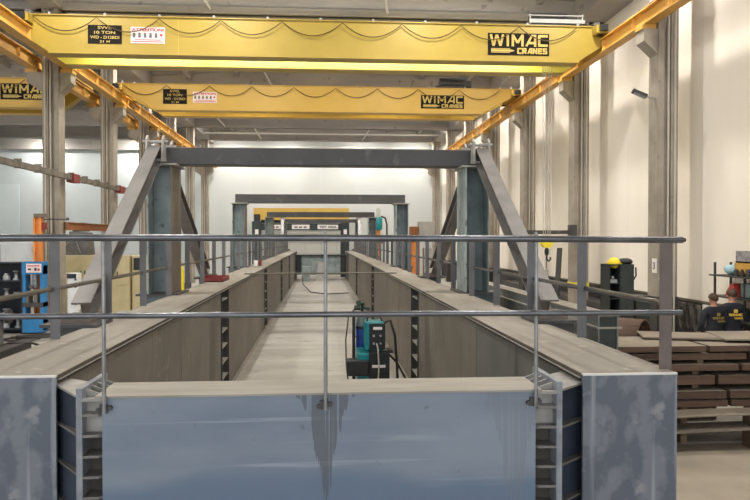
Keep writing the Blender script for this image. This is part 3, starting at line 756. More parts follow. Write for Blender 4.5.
fp = MB().box(.87, 1.16, 12.96, 12.99, 1.19, 1.66).build('front_panel', M['panel_black'], t, bevel=.006)
MB().box(.94, 1.1, 12.952, 12.961, 1.55, 1.6).build('nameplate', M['sign_white'], fp)
m = MB()
for x, z in ((.95, 1.44), (1.07, 1.44), (.95, 1.3), (1.07, 1.3)): m.lathe([(.022, -.02), (.022, .0)], (x, 12.962, z), 10, 'y')
m.build('knob', M['silver'], fp)
MB().tube([(.84, 13.2, 1.67), (.86, 13.2, 1.75), (.98, 13.2, 1.79), (1.08, 13.2, 1.77), (1.12, 13.2, 1.68)], .017, 8).build('handle', M['black'], t)
MB().tube([(1.0, 12.95, 1.3), (1.02, 12.88, 1.22), (1.04, 12.9, .9), (1.02, 12.92, .55)], .014, 8).build('torch_lead', M['conduit'], t)
m = MB().tube([(1.12, 13.3, 1.62), (1.28, 13.25, 1.68), (1.36, 13.2, 1.4), (1.4, 13.2, .8), (1.42, 13.2, .05)], .024, 8)
m.build('hose', M['cable'], t)
tag(MB().tube([(1.2, 13.4, 1.1), (1.4, 13.3, .9), (1.56, 13.2, .6), (1.75, 13.0, .3), (1.85, 12.9, .03)], .02, 8).build('welding_cable', M['cable']),
    'black cable sagging from the welding machine to the floor on its right', 'cable')
t = thing('gas_cylinder', 'tall blue gas cylinder with a valve behind the welding machine', 'gas cylinder', (.76, 14.0, 0))
MB().lathe([(.115, .1), (.125, .13), (.125, 1.5), (.115, 1.6), (.08, 1.7), (.05, 1.74)], (.80, 13.98, 0), 22).build('body', M['blue'], t)
MB().lathe([(.126, 1.5), (.118, 1.6), (.083, 1.7)], (.80, 13.98, 0.003), 22).build('shoulder', M['teal_steel'], t)
m = MB().lathe([(.03, 1.72), (.03, 1.9), (.045, 1.9), (.045, 1.95)], (.80, 13.98, 0), 12); m.lathe([(.05, -.06), (.05, .06)], (.70, 13.9, 1.86), 12, 'x'); m.lathe([(.05, -.02), (.05, .02)], (.72, 13.86, 1.96), 12, 'y'); m.tube([(.80, 13.98, 1.86), (.95, 13.94, 1.84)], .03, 8)
m.build('regulator', M['green_dark'], t)
MB().lathe([(.13, 1.45), (.13, 1.5)], (.80, 13.98, 0), 22).build('band', M['black'], t)
MB().box(.84, .9, 13.84, 13.86, 1.5, 1.64).build('tag', M['red_bright'], t)
tag(MB().tube([(.66, 13.9, 1.86), (.52, 13.7, 1.7), (.46, 13.5, 1.3), (.47, 13.4, .8), (.52, 13.3, .4), (.55, 13.3, .02)], .013, 8).build('gas_hose', M['cable']), 'thin dark hose hanging from the blue gas cylinder valve', 'hose')
m = MB().box(.60, .66, 13.86, 13.92, 0.0, 1.8).box(.60, .98, 13.86, 14.14, 0.0, .09)
m.tube([(.6, 13.9, 1.3), (.7, 13.86, 1.3)], .015, 6)
tag(m.build('cylinder_trolley', M['black']), 'black upright trolley carrying the blue gas cylinder', 'trolley')

# rubble and blocks at the far end of the channel
tag(MB().box(-1.45, -.85, 54.2, 54.9, 0, 1.1).build('steel_block', M['teal_light'], bevel=.03), 'grey block standing under the far cross beam', 'block')
tag(MB().prism([(-.4, 0), (.55, 0), (.5, 1.3), (-.2, 1.4)], 'y', 54.6, 55.2).build('steel_hopper', M['hatch']), 'pale tapered hopper under the far cross beam', 'hopper')
tag(MB().tube([(-1.2, 48, .6), (-1.15, 46, .3), (-.6, 42.5, .04), (.4, 41.2, .03), (1.6, 42.0, .03)], .03, 8).build('floor_hose', M['cable']), 'dark hose curving over the floor between the girders', 'hose')

# ------------------------------------------------------------------ right side: plates, box section, cabinet
def plate(x0, x1, y0, y1, z0, z1, label, m=None, rot=0.):
    o = MB().box(x0, x1, y0, y1, z0, z1).build('steel_plate', m or M['rust'], bevel=.004)
    tag(o, label, 'plate', 'steel plates in the pile')
    o.location = (0, 0, 0)
    return o
lay = [(1.46, 1.55, 5.93, 10.62), (1.33, 1.43, 6.6, 10.66), (1.165, 1.265, 6.45, 10.62), (.95, 1.09, 6.08, 10.64), (.74, .86, 6.25, 10.60), (.61, .71, 6.28, 10.62)]
nm = ['top', 'second', 'third', 'fourth', 'fifth', 'sixth']
for i, (z0, z1, xj, yf) in enumerate(lay):
    for k, (a, b) in enumerate(((4.25 + .03 * (i % 2), xj - .03), (xj + .03, 9.0 - .1 * (i % 3)))):
        o = plate(a, b, yf, 11.75, z0, z1, 'rusty edged plate, %s layer of the right hand pile, %s' % (nm[i], 'half nearer the girder' if k == 0 else 'half farther from the girder'))
        o.data.materials.append(M['plate_top'])
        for p in o.data.polygons:
            if p.normal.z > .5: p.material_index = 1
sp_rows = [(1.43, 1.46), (1.265, 1.33), (1.09, 1.165), (.86, .95), (.71, .74), (0, .61)]
for i, (z0, z1) in enumerate(sp_rows):
    for k, x in enumerate((4.6, 5.75, 7.3, 8.6)):
        x += random.uniform(-.12, .12)
        tag(MB().box(x - .05, x + .05, 10.72 + random.uniform(0, .1), 11.7, z0, z1).build('timber_spacer', M['wood']),
            'timber spacer under the %s layer of the right hand plate pile, %s from the girder' % (nm[i], ordn[k]), 'spacer', 'timber spacers in the plate pile')
def thin_plate(c, w, d, rz, tilt, label):
    o = MB().box(-w / 2, w / 2, -d / 2, d / 2, 0, .025).build('steel_plate', M['plate_top']); o.location = c; o.rotation_euler = (0, tilt, rz)
    tag(o, label, 'plate', 'steel plates in the pile'); return o
thin_plate((6.25, 11.45, 1.575), 1.9, .75, -.28, -.0, 'thin loose plate lying skewed on top of the right hand pile')
thin_plate((7.4, 11.2, 1.605), 1.9, 1.0, -.2, -.02, 'thin loose plate overhanging the skewed one, in front of the men')
# curved sheets below the pile and the flat sheet on the floor
def curved(x0, x1, y0, y1, zc, sag, th, label):
    m = MB(); n = 24; vs = []
    for i in range(n + 1):
        u = i / n; x = x0 + (x1 - x0) * u; z = zc + sag * (1 - (2 * u - 1) ** 2)
        vs += [(x, y0, z), (x, y1, z + .02), (x, y1, z + .02 + th), (x, y0, z + th)]
    fs = []
    for i in range(n):
        a = 4 * i
        for k in range(4): fs.append((a + k, a + (k + 1) % 4, a + 4 + (k + 1) % 4, a + 4 + k))
    fs += [(0, 1, 2, 3), tuple(4 * n + k for k in (3, 2, 1, 0))]
    m.add(vs, fs)
    tag(m.build('curved_sheet', M['plate_top']), label, 'sheet', 'curved sheets under the plate pile')
curved(4.3, 8.8, 10.25, 10.6, .50, .06, .015, 'upper bowed grey sheet at the foot of the plate pile')
curved(4.2, 9.2, 10.2, 10.6, .26, .09, .02, 'lower bowed grey sheet at the foot of the plate pile')
for k, x in enumerate((4.7, 6.5, 8.4)):
    for z0, z1, nm2 in ((.03, .27 + (.075 if k == 1 else .03), 'lower'), (.36 if k == 1 else .32, .51 + (.05 if k == 1 else .015), 'upper')):
        tag(MB().box(x - .05, x + .05, 10.36, 10.56, z0, z1).build('timber_spacer', M['wood']), 'timber spacer under the %s bowed sheet, %s from the girder' % (nm2, ordn[k]), 'spacer', 'timber spacers in the plate pile')
tag(MB().box(4.1, 10.2, 7.4, 10.6, .0, .03).build('floor_sheet', M['plate_floor']), 'large pale flat sheet on the floor before the plate pile', 'sheet')
tag(MB().box(4.0, 4.25, 7.9, 9.0, 0, .02).build('floor_strip', M['dark_steel']), 'dark strip on the floor beside the right girder foot', 'strip')

t = thing('box_section', 'dark grey narrow box section lying beside the right girder', 'box section', (3.7, 12.5, 0))
MB().box(3.55, 3.57, 9.0, 17, .1, 2.2).build('side_plate', M['boxsec'], t)
MB().box(3.80, 3.82, 9.0, 17, .1, 2.2).build('side_plate', M['boxsec'], t)
MB().box(3.54, 3.83, 8.98, 17, 2.2, 2.22).build('top_plate', M['dusty'], t)
MB().box(3.52, 3.85, 8.98, 17, .07, .1).build('bottom_plate', M['boxsec'], t)
MB().box(3.57, 3.80, 9.02, 9.04, .1, 2.2).build('diaphragm', M['cabinet'], t)
MB().box(3.52, 3.55, 8.97, 17, 2.04, 2.065).build('stiffener', M['edge'], t)
MB().box(3.52, 3.85, 8.96, 8.98, 2.04, 2.065).build('stiffener', M['edge'], t)
for y in (9.8, 15.5): tag(MB().box(3.4, 4.0, y, y + .2, 0, .07).build('timber_block', M['wood']), 'timber block under the %s end of the dark box section' % ('near' if y < 12 else 'far'), 'block', 'timber blocks')

# half-rolled shell behind the pile
m = MB(); n = 20; vs = []
ax = V((-.75, .66, 0)).normalized(); sd = V((.66, .75, 0)).normalized()
for yy in (0, 1.1):
    for rr in (.5, .47):
        for k in range(n + 1):
            a = PI * k / n; vs.append(V((5.9, 12.75, 1.22)) + ax * yy + sd * (math.cos(a) * rr) + V((0, 0, math.sin(a) * rr)))
N1 = n + 1; fs = []
for k in range(n):
    fs += [(k, k + 1, N1 * 2 + k + 1, N1 * 2 + k), (N1 + k, N1 * 3 + k, N1 * 3 + k + 1, N1 + k + 1), (k, N1 + k, N1 + k + 1, k + 1), (2 * N1 + k, 2 * N1 + k + 1, 3 * N1 + k + 1, 3 * N1 + k)]
fs += [(0, 2 * N1, 3 * N1, N1), (n, N1 + n, 3 * N1 + n, 2 * N1 + n)]
m.add(vs, fs, True)
tag(m.build('rolled_shell', M['rust']), 'brown half round rolled steel shell behind the plate pile', 'shell')
tag(MB().box(4.7, 7.0, 12.25, 14.2, 0, 1.22).build('plate_stack', M['rust']), 'low stack carrying the half round shell behind the plate pile', 'stack')

t = thing('tool_cabinet', 'tall dark cabinet with open shelves, yellow helmet and bag on top', 'cabinet', (7.3, 17.2, 0))
m = MB().box(6.98, 7.0, 17, 17.55, 0, 2.56).box(7.24, 7.27, 17.0, 17.55, 0, 2.56).box(6.98, 7.6, 17.53, 17.55, 0, 2.56).box(6.98, 7.6, 17, 17.55, 2.54, 2.57).box(7.58, 7.6, 17, 17.55, 0, 2.56)
for z in (.5, 1.2, 1.72, 2.1): m.box(7.0, 7.24, 17.03, 17.53, z, z + .02)
m.build('body', M['cabinet'], t)
MB().box(7.25, 7.58, 16.97, 17.0, .05, 2.55).build('door', M['cabinet'], t)
MB().tube([(7.57, 16.96, 2.2), (7.62, 16.93, 2.3), (7.62, 16.95, 2.5)], .02, 6).build('handle', M['black'], t)
tag(MB().box(7.03, 7.2, 17.05, 17.3, 2.12, 2.2).blob((7.12, 17.15, 2.24), (.06, .06, .05), 8).build('spray_can_box', M['silver']), 'pale box of tools on the cabinet shelf', 'box')
m = MB().blob((7.18, 17.2, 2.6), (.15, .17, .14), 14); m.lathe([(.2, -.02), (.2, 0)], (7.18, 17.2, 2.6), 16)
tag(m.build('safety_helmet', M['safety']), 'yellow helmet lying on the tall dark cabinet', 'helmet')
tag(MB().blob((7.46, 17.2, 2.63), (.18, .16, .09), 12, .08).build('tool_bag', M['black']), 'black bag beside the yellow helmet on the tall dark cabinet', 'bag')
tag(MB().box(7.7, 8.05, 17.1, 17.6, 0, 1.8).build('bench_pedestal', M['cabinet'], bevel=.01), 'low dark pedestal to the right of the tall dark cabinet', 'pedestal')

# chain hoist jib on the second right-hand column
t = thing('wall_jib', 'dark level pipe arm bracketed to a right wall column, behind the crane hook', 'jib', (8.3, 25.8, 3.4))
MB().box(6.9, 9.3, 25.7, 25.8, 3.36, 3.5).build('arm', M['dark_steel'], t)
MB().box(9.05, 9.3, 25.6, 25.9, 3.1, 3.7).build('bracket', M['dark_steel'], t)
tag(MB().bar((8.28, 25.0, 0), (8.52, 25.2, 2.86), .16, .1).build('steel_channel', M['dark_steel']), 'dark steel channel leaning upright near the yellow crane hook', 'channel')
tag(MB().box(9.7, 10.4, 20.8, 38, .75, .95).box(9.7, 9.78, 20.8, 20.9, 0, .75).box(10.3, 10.38, 20.8, 20.9, 0, .75).box(9.7, 9.78, 37.8, 37.9, 0, .75).box(10.3, 10.38, 37.8, 37.9, 0, .75).build('wall_bench', M['dark_steel']), 'long low dark bench along the foot of the right wall', 'bench')
tag(MB().box(8.5, 8.75, 27.2, 27.5, 0, 2.0).build('valve_post', M['hatch'], bevel=.02), 'pale post with valves in front of the yellow footed column', 'post')

# cables hung on the wall, behind the men
def hank(y, label, r=.3):
    m = MB()
    for k in range(6):
        pts = []
        rr = r * random.uniform(.75, 1.05)
        for i in range(17):
            a = 2 * PI * i / 16 + k
            pts.append((10.38 - .016 * k, y + rr * .42 * math.cos(a) + random.uniform(-.02, .02), .98 + rr * 1.15 * math.sin(a)))
        m.tube(pts, .014, 6)
    m.tube([(10.28, y, 1.36), (10.5, y, 1.34)], .02, 6)
    tag(m.build('cable_hank', M['hank']), label, 'cable', 'cable hanks on the right wall')
for i, y in enumerate((20.3, 19.9, 19.5, 19.1, 18.5, 18.2)):
    hank(y, 'hank of hung grey cable on the black wall base, %s from the column' % ordn[i], .34)
tag(MB().box(10.38, 10.44, 18.62, 18.9, 1.05, 1.4).build('notice_card', M['sign_white']), 'white card on the black wall base left of the men', 'card')

# wall shelf, crates behind the men
t = thing('shelf_unit', 'dark steel shelf unit against the right wall behind the men', 'shelf', (10.2, 17, 0))
for y in (15.0, 16.3, 17.6):
    for x in (9.98, 10.4): MB().box(x, x + .045, y, y + .045, 0, 2.6 if y > 17 else 2.35).build('upright', M['dark_steel'], t)
for z in (.4, 1.2, 1.74, 2.26): MB().box(9.85, 10.44, 15.0, 17.64, z, z + .035).build('shelf_board', M['dark_steel'], t)
def crate(y0, y1, z0, h, mm, label, name='crate', x0=10.0, x1=10.42):
    m = MB().box(x0, x1, y0, y1, z0, z0 + .03)
    for a in ((x0, x0 + .02, y0, y1), (x1 - .02, x1, y0, y1), (x0, x1, y0, y0 + .02), (x0, x1, y1 - .02, y1)): m.box(*a, z0, z0 + h)
    m.box(x0 + .05, x1 - .05, y0 + .05, y1 - .05, z0 + .03, z0 + h * .8)
    tag(m.build(name, mm), label, 'crate')
crate(15.4, 16.75, 2.295, .32, M['orange_y'], 'yellow crate on the top shelf behind the men')
crate(15.35, 16.7, 2.62, .28, M['clear'], 'cloudy clear box stacked on the yellow crate', 'plastic_box')
crate(15.2, 16.5, 1.775, .36, M['teal_steel'], 'grey green crate on the shelf beneath the yellow crate')
tag(MB().blob((10.2, 17.2, 2.42), (.16, .2, .13), 12, .15).build('rag_bundle', M['pale_blue']), 'pale blue rag bundle on the top shelf left of the yellow crate', 'rags')
m = MB().prism([(16.72, 1.775), (17.15, 1.775), (17.1, 1.9), (16.9, 2.1), (16.8, 2.1)], 'x', 10.0, 10.35)
tag(m.build('tool_case', M['red_bright']), 'red tool case on the shelf below the pale blue rags', 'tool case')
for k in range(5):
    m = MB().lathe([(.045, 0), (.055, .1 + .04 * (k % 3)), (.02, .18)], (9.93, 15.6 + k * .24, 2.295), 8)
    tag(m.build('hand_tool', M['wall_black']), 'dark hand tool before the yellow crate, %s from the blue rags' % ordn[4 - k], 'tool', 'hand tools before the yellow crate')

# ------------------------------------------------------------------ two men seen from behind
def person(name, loc, height, lean, label, gold):
    k = height / 1.8
    vs, es, rs = [], [], []
    def v(p, r, par=None):
        vs.append(V(p) * k); rs.append(r if isinstance(r, tuple) else (r, r)); i = len(vs) - 1
        if par is not None: es.append((par, i))
        return i
    # facing +Y (away from the camera); x to the right
    pel = v((0, 0, .96), (.155, .115)); bel = v((0, .0, 1.1), (.15, .11), pel); che = v((0, .0, 1.28), (.165, .12), bel); top = v((0, -.01, 1.42), (.13, .095), che)
    nk = v((0, 0, 1.5), .062, top); n2 = v((0, .012, 1.56), .06, nk); hd = v((0, .02, 1.64), (.078, .09), n2); ht = v((0, .015, 1.72), (.072, .085), hd)
    for s in (-1, 1):
        sh = v((s * .15, -.01, 1.41), .085, top); s2 = v((s * .2, -.005, 1.37), .072, sh); el = v((s * .265, -.02, 1.12), .05, s2); wr = v((s * .25, .14, .92), .034, el)
        ha = v((s * .235, .2, .875), (.04, .026), wr)
        for q, (dx, L) in enumerate(((-.03, .085), (-.01, .095), (.01, .09), (.03, .075))):
            f = v((s * .235 + dx, .245, .855), .0105, ha); v((s * .235 + dx, .245 + L * .45, .825), .0095, f); 
            v((s * .235 + dx, .245 + L * .55, .79), .008, len(vs) - 1)
        th = v((s * .235 - s * .045, .2, .87), .012, ha); v((s * .235 - s * .06, .245, .845), .010, th)
        hp = v((s * .095, 0, .9), .105, pel); kn = v((s * .11, .015, .5), .068, hp); an = v((s * .115, -.02, .1), .045, kn); hl = v((s * .12, .03, .05), .045, an); v((s * .13, .17, .04), .038, hl)
    me = bpy.data.meshes.new(name); me.from_pydata(vs, es, [])
    o = bpy.data.objects.new(name, me); C.objects.link(o)
    sm = o.modifiers.new('skin', 'SKIN'); sm.use_smooth_shade = True
    for i, r in enumerate(rs): me.skin_vertices[0].data[i].radius = (r[0] * k, r[1] * k)
    me.skin_vertices[0].data[0].use_root = True
    o.modifiers.new('sub', 'SUBSURF').levels = 2; o.modifiers['sub'].render_levels = 2
    dg = bpy.context.evaluated_depsgraph_get(); nm_ = bpy.data.meshes.new_from_object(o.evaluated_get(dg))
    bpy.data.objects.remove(o)
    # face details joined into the same body mesh: ears, nose, eyes, mouth
    ex = MB()
    for s in (-1, 1):
        ex.blob(V((s * .083, .01, 1.64)) * k, V((.014, .022, .032)) * k, 10)
        ex.blob(V((s * .032, .098, 1.665)) * k, V((.013, .008, .009)) * k, 8)
    ex.blob(V((0, .115, 1.63)) * k, V((.014, .022, .026)) * k, 8); ex.blob(V((0, .1, 1.585)) * k, V((.026, .01, .008)) * k, 8)
    bm = bmesh.new(); bm.from_mesh(nm_)
    tmp = bpy.data.meshes.new('tmp'); tmp.from_pydata([tuple(p) for p in ex.v], [], ex.f); bm.from_mesh(tmp); bpy.data.meshes.remove(tmp)
    bm.to_mesh(nm_); bm.free(); nm_.materials.clear()
    for q in ('skin', 'shirt', 'trousers', 'shoe'): nm_.materials.append(M[q])
    for p in nm_.polygons:
        c = p.center / k; p.use_smooth = True
        if c.z > 1.505: i = 0
        elif c.z < .1: i = 3
        elif abs(c.x) > .17 and c.z < .95: i = 0
        elif c.z < .97 and abs(c.x) < .2: i = 2
        else: i = 1
        p.material_index = i
    ob = bpy.data.objects.new(name, nm_); C.objects.link(ob); ob.location = loc; ob.rotation_euler = (0, 0, lean); ob.scale = (1.12, 1.05, 1)
    tag(ob, label, 'person', 'men by the right wall')
    def child(mb, nme, mm, lab=None):
        me = bpy.data.meshes.new(nme); me.from_pydata([tuple(p) for p in mb.v], [], mb.f); me.materials.append(mm)
        bm = bmesh.new(); bm.from_mesh(me); bmesh.ops.recalc_face_normals(bm, faces=bm.faces); bm.to_mesh(me); bm.free()
        for p in me.polygons: p.use_smooth = nme == 'hair'
        c = bpy.data.objects.new(nme, me); C.objects.link(c); c.parent = ob
        if lab: c['label'] = lab
    h = MB(); n = 16; rows = 9; vv = []
    for i in range(rows):
        th = PI * .62 * i / (rows - 1)
        for q in range(n):
            ph = 2 * PI * q / n
            back = .5 - .5 * math.sin(ph)            # 1 at the back of the head, 0 at the brow
            tt = th * (.62 + .5 * back)
            vv.append(V((.094 * math.sin(tt) * math.cos(ph), .012 + .108 * math.sin(tt) * math.sin(ph), 1.685 + .113 * math.cos(tt))) * k)
    h.add(vv, [(i * n + q, i * n + (q + 1) % n, (i + 1) * n + (q + 1) % n, (i + 1) * n + q) for i in range(rows - 1) for q in range(n)], True)
    child(h, 'hair', M['hair'], 'short brown hair')
    L = MB()
    def at(u, v_, d): return V((u, -.165 - d + .10 * abs(u) + .25 * max(0, v_ - 1.36), v_)) * k
    strokes(L, 'WIMAC', -.12, 1.235, .24, .055, at, .26, .1)
    strokes(L, 'CRANES', -.02, 1.175, .14, .035, at, .26, .18)
    bmk = [(-.03, 1.305), (.03, 1.305), (.04, 1.34), (.03, 1.375), (-.03, 1.375), (-.04, 1.34)]
    L.add([at(a, b, .001) for a, b in bmk] + [at(a, b, .006) for a, b in bmk], [tuple(range(6)), tuple(range(11, 5, -1))] + [(i, 6 + i, 6 + (i + 1) % 6, (i + 1) % 6) for i in range(6)])
    child(L, 'shirt_print', gold, 'yellow crest and lettering on the back')
    return ob
person('person', (9.17, 16.2, 0), 1.93, .1, 'person in a dark shirt with dim yellow print, back turned, nearer the column', M['gold_dim'])
person('person', (9.68, 16.3, 0), 2.02, -.12, 'taller person in a black shirt with bright yellow print, back turned, by the shelf', M['gold'])

# ------------------------------------------------------------------ left side
t = thing('shelf_unit', 'dark shelf unit full of machined parts left of the blue press', 'shelf', (-11, 25.3, 0))
m = MB().box(-12.6, -12.55, 24.9, 25.6, 0, 2.4).box(-10.02, -9.98, 24.9, 25.6, 0, 2.4).box(-12.6, -9.98, 25.56, 25.6, 0, 2.4); m.build('frame', M['navy'], t)
zs = (.15, .62, 1.18, 1.76, 2.36)
for z in zs: MB().box(-12.6, -9.98, 24.9, 25.6, z, z + .04).build('shelf_board', M['navy'], t)
q = 0
for r, z in enumerate(zs[:-1]):
    for i in range(5):
        x = -10.25 - i * .34 + random.uniform(-.05, .05); y = 25.12; zz = z + .04
        if random.random() < .15: continue
        kind = (i + r) % 3; h = random.uniform(.2, .36); m = MB()
        if kind == 0: m.lathe([(.11, 0), (.11, .05), (.06, .07), (.06, h), (.1, h + .01), (.1, h + .05)], (x, y, zz), 14); nme = 'flanged_spool'
        elif kind == 1: m.lathe([(.12, 0), (.12, .12), (.09, .14), (.09, h * .8), (.05, h)], (x, y, zz), 14); nme = 'stepped_bush'
        else: m.lathe([(.13, 0), (.13, .06), (.07, .06), (.07, .12), (.12, .12), (.12, .18)], (x, y, zz), 14); nme = 'machined_ring'
        tag(m.build(nme, M['silver']), '%s on the %s dark shelf, %s from the blue press' % ({'flanged_spool': 'silver flanged spool', 'stepped_bush': 'silver stepped bush', 'machined_ring': 'silver machined ring'}[nme],
            ['bottom', 'second', 'third', 'fourth'][r], ordn[i]), 'machine part', 'machine parts on the dark shelf')
t = thing('machine_guard', 'large white panelled machine above the dark shelf unit', 'machine', (-12, 27.2, 0))
MB().box(-14, -10.5, 27, 29, 0, 3.1).build('body', M['white_paint'], t, bevel=.04)
m = MB(); [m.box(x, x + .02, 26.985, 27, .1, 3.0) for x in (-12.8, -11.6)]; m.build('panel_joint', M['grey_machine'], t)

t = thing('workshop_press', 'bright blue workshop press with a white and red sign on its head', 'press', (-9.64, 25.2, 0))
for xa in (-9.97, -9.40): MB().box(xa, xa + .1, 24.9, 25.3, .1, 2.3).build('upright', M['rack_blue'], t)
MB().box(-9.97, -9.3, 24.85, 25.35, 2.0, 2.42).build('head', M['rack_blue'], t)
p = MB().box(-9.82, -9.33, 24.83, 24.85, 2.06, 2.36).build('sign', M['sign_pink'], t)
L = MB().box(-9.76, -9.66, 24.82, 24.83, 2.14, 2.2).box(-9.55, -9.48, 24.82, 24.83, 2.12, 2.22); L.build('lettering', M['letter_dark'], p)
L = MB().box(-9.78, -9.38, 24.82, 24.83, 2.27, 2.3).box(-9.45, -9.38, 24.82, 24.83, 2.12, 2.2); L.build('lettering', M['letter_red'], p)
MB().box(-9.97, -9.3, 24.88, 25.35, .9, 1.05).build('bed', M['dark_steel'], t)
MB().lathe([(.09, 1.55), (.09, 2.0)], (-9.63, 25.1, 0), 14).build('ram', M['silver'], t)
m = MB().box(-9.85, -9.78, 24.88, 25.3, 1.05, 1.4).box(-9.6, -9.5, 24.9, 25.2, 1.05, 1.5).lathe([(.07, 1.5), (.1, 1.62)], (-9.72, 25.0, 0), 10); m.build('fixture', M['grey_machine'], t)
MB().box(-9.97, -9.3, 24.85, 25.35, .05, .6).build('base_box', M['rack_blue'], t)
t = thing('post_crane', 'orange steel post standing left of the first visible column', 'post', (-9.66, 25.6, 0))
m = MB().box(-9.8, -9.74, 25.4, 25.6, 0, 3.92).box(-9.62, -9.54, 25.4, 25.6, 0, 3.92).box(-9.74, -9.62, 25.48, 25.52, 0, 3.92); m.build('post', M['orange'], t)
MB().box(-9.78, -9.44, 25.38, 25.62, 3.92, 4.05).build('cap', M['brown_steel'], t)
MB().box(-9.54, -9.42, 25.45, 25.6, 3.5, 3.75).build('bracket', M['red'], t)
m = MB().box(-9.5, -8.7, 25.56, 25.6, 3.84, 3.88).box(-8.74, -8.68, 25.52, 25.62, 3.82, 3.92); tag(m.build('clamp_bar', M['dark_steel']), 'dark clamp bar round the first visible column', 'bar')
tag(MB().box(-9.03, -8.93, 26.3, 32.9, 3.52, 3.76).box(-9.1, -8.86, 26.3, 32.9, 3.5, 3.53).box(-9.1, -8.86, 26.3, 32.9, 3.75, 3.78).build('orange_beam', M['orange_brown']), 'brown orange beam spanning between two columns on the left', 'beam')
# cream machine enclosures
def enclosure(x0, x1, y0, y1, h, label, extra=None):
    t = thing('machine_cabinet', label, 'cabinet', ((x0 + x1) / 2, y0, 0), 'cream machine cabinets')
    MB().box(x0, x1, y0, y1, .1, h).build('body', M['cream'], t, bevel=.03)
    MB().box(x0 + .05, x1 - .05, y0 + .05, y1 - .05, 0, .1).build('plinth', M['black'], t)
    w = (x1 - x0) / 2
    for a in (0, 1): 
        d = MB().box(x0 + .04 + a * w, x0 + a * w + w - .04, y0 - .02, y0, 1.3, h - .1).build('door', M['cream'], t)
        MB().box(x0 + w - .1 + a * .16, x0 + w - .06 + a * .16, y0 - .04, y0 - .02, 1.7, 1.85).build('handle', M['black'], d)
    if extra: MB().box(*extra).build('window', M['panel_black'], t)
    return t
enclosure(-10.9, -9.0, 31, 32.2, 2.5, 'cream machine cabinet under the grey hopper, left one of three')
enclosure(-8.95, -7.85, 30.2, 31.6, 2.5, 'cream machine cabinet behind the near left brace, middle of three')
enclosure(-7.8, -6.8, 30.4, 31.8, 2.5, 'cream machine cabinet with a dark window, right one of three', (-7.72, -7.3, 30.36, 30.4, 1.9, 2.4))
t = thing('hopper_machine', 'grey slanted hopper machine with dark green motor above the cream cabinets', 'machine', (-10.2, 31.5, 2.5))
m = MB().prism([(-10.95, 2.5), (-9.75, 2.5), (-9.85, 3.45), (-10.55, 3.5)], 'y', 31.2, 32.0); m.build('hopper', M['grey_machine'], t)
MB().bar((-11.0, 31.15, 2.55), (-10.6, 31.15, 3.05), .03, .03).build('strut', M['silver'], t)
MB().bar((-10.35, 31.15, 3.3), (-10.1, 31.15, 2.6), .05, .05).build('strut', M['silver'], t)
MB().lathe([(.34, 3.5), (.36, 3.55), (.36, 3.72), (.28, 3.85), (.1, 3.88)], (-10.2, 31.6, 0), 18).build('motor', M['green_dark'], t)
# other left-hand clutter
t = thing('gas_cylinder', 'yellow gas cylinder standing behind the left girder rail', 'gas cylinder', (-4.58, 24, 0))
MB().lathe([(.1, 0), (.11, .03), (.11, 2.1), (.08, 2.26), (.04, 2.32)], (-4.58, 24, 0), 16).build('body', M['safety'], t)
MB().lathe([(.03, 2.3), (.03, 2.42)], (-4.58, 24, 0), 10).build('valve', M['silver'], t)
tag(MB().box(-4.75, -4.4, 24.4, 24.9, 0, 1.7).build('welding_box', M['navy'], bevel=.02), 'dark blue box behind the yellow gas cylinder', 'box')
m = MB().box(-8.55, -8.15, 13, 21.4, 0, .025).box(-8.55, -8.15, 13, 21.4, .29, .315).box(-8.37, -8.33, 13, 21.4, .025, .29)
tag(m.build('steel_joist', M['dark_steel']), 'dark steel joist lying on the floor on the left', 'joist')
m = MB()
for k in range(5):
    pts = [(-9.6 + .6 * math.cos(2 * PI * i / 16 + k) * (.6 + .1 * k) + .2 * k, 23.4 + .35 * math.sin(2 * PI * i / 16), .03 + .03 * k) for i in range(17)]
    m.tube(pts, .03, 6)
tag(m.build('cable_coil', M['cable']), 'loose coil of dark cable on the floor before the blue press', 'cable')
tag(MB().tube([(-8.75, 19.9, .02), (-8.7, 20.2, .3), (-8.5, 20.3, .35), (-8.0, 20.6, .3), (-7.7, 21.2, .03)], .035, 8).build('bent_hose', M['cable']), 'dark hose looped over the joist on the floor', 'hose')
t = thing('grinding_stand', 'dark pedestal grinder on the floor at the left edge', 'machine', (-9.3, 21.6, 0))
MB().lathe([(.22, 0), (.22, .04), (.05, .06), (.05, .8)], (-9.2, 21.5, 0), 14).build('stand', M['dark_steel'], t)
m = MB().lathe([(.2, -.06), (.2, .06)], (-9.35, 21.5, .95), 18, 'x').lathe([(.2, -.06), (.2, .06)], (-9.0, 21.5, .95), 18, 'x').lathe([(.1, -.15), (.1, .15)], (-9.17, 21.5, .95), 14, 'x'); m.build('head', M['black'], t)
t = thing('electrical_box', 'white electrical cabinet with a dark screen beside the first visible column', 'cabinet', (-8.5, 26, 0))
MB().box(-8.75, -8.4, 25.6, 26.0, .1, 2.0).build('case', M['white_paint'], t, bevel=.01)
m = MB()
for z in (.9, 1.2, 1.5, 1.75): m.box(-8.5, -8.44, 25.57, 25.6, z, z + .06)
m.build('switch', M['black'], t)
MB().box(-8.75, -8.45, 25.58, 25.6, 1.82, 1.98).build('screen', M['navy'], t)
MB().box(-8.72, -8.43, 25.65, 25.95, 0, .1).build('plinth', M['black'], t)
tag(MB().tube([(-8.2, 26.2, 2.0), (-8.18, 26.1, 1.6), (-8.1, 26.0, 1.0), (-8.0, 26.0, .6), (-7.95, 26.0, .03)], .06, 8).build('yellow_hose', M['safety']), 'yellow hose hanging beside the white electrical cabinet', 'hose')
tag(MB().box(-5.15, -4.75, 18.4, 18.9, 0, 1.35).build('steel_stool', M['boxsec'], bevel=.02), 'grey steel stand on the floor outside the left girder', 'stand')

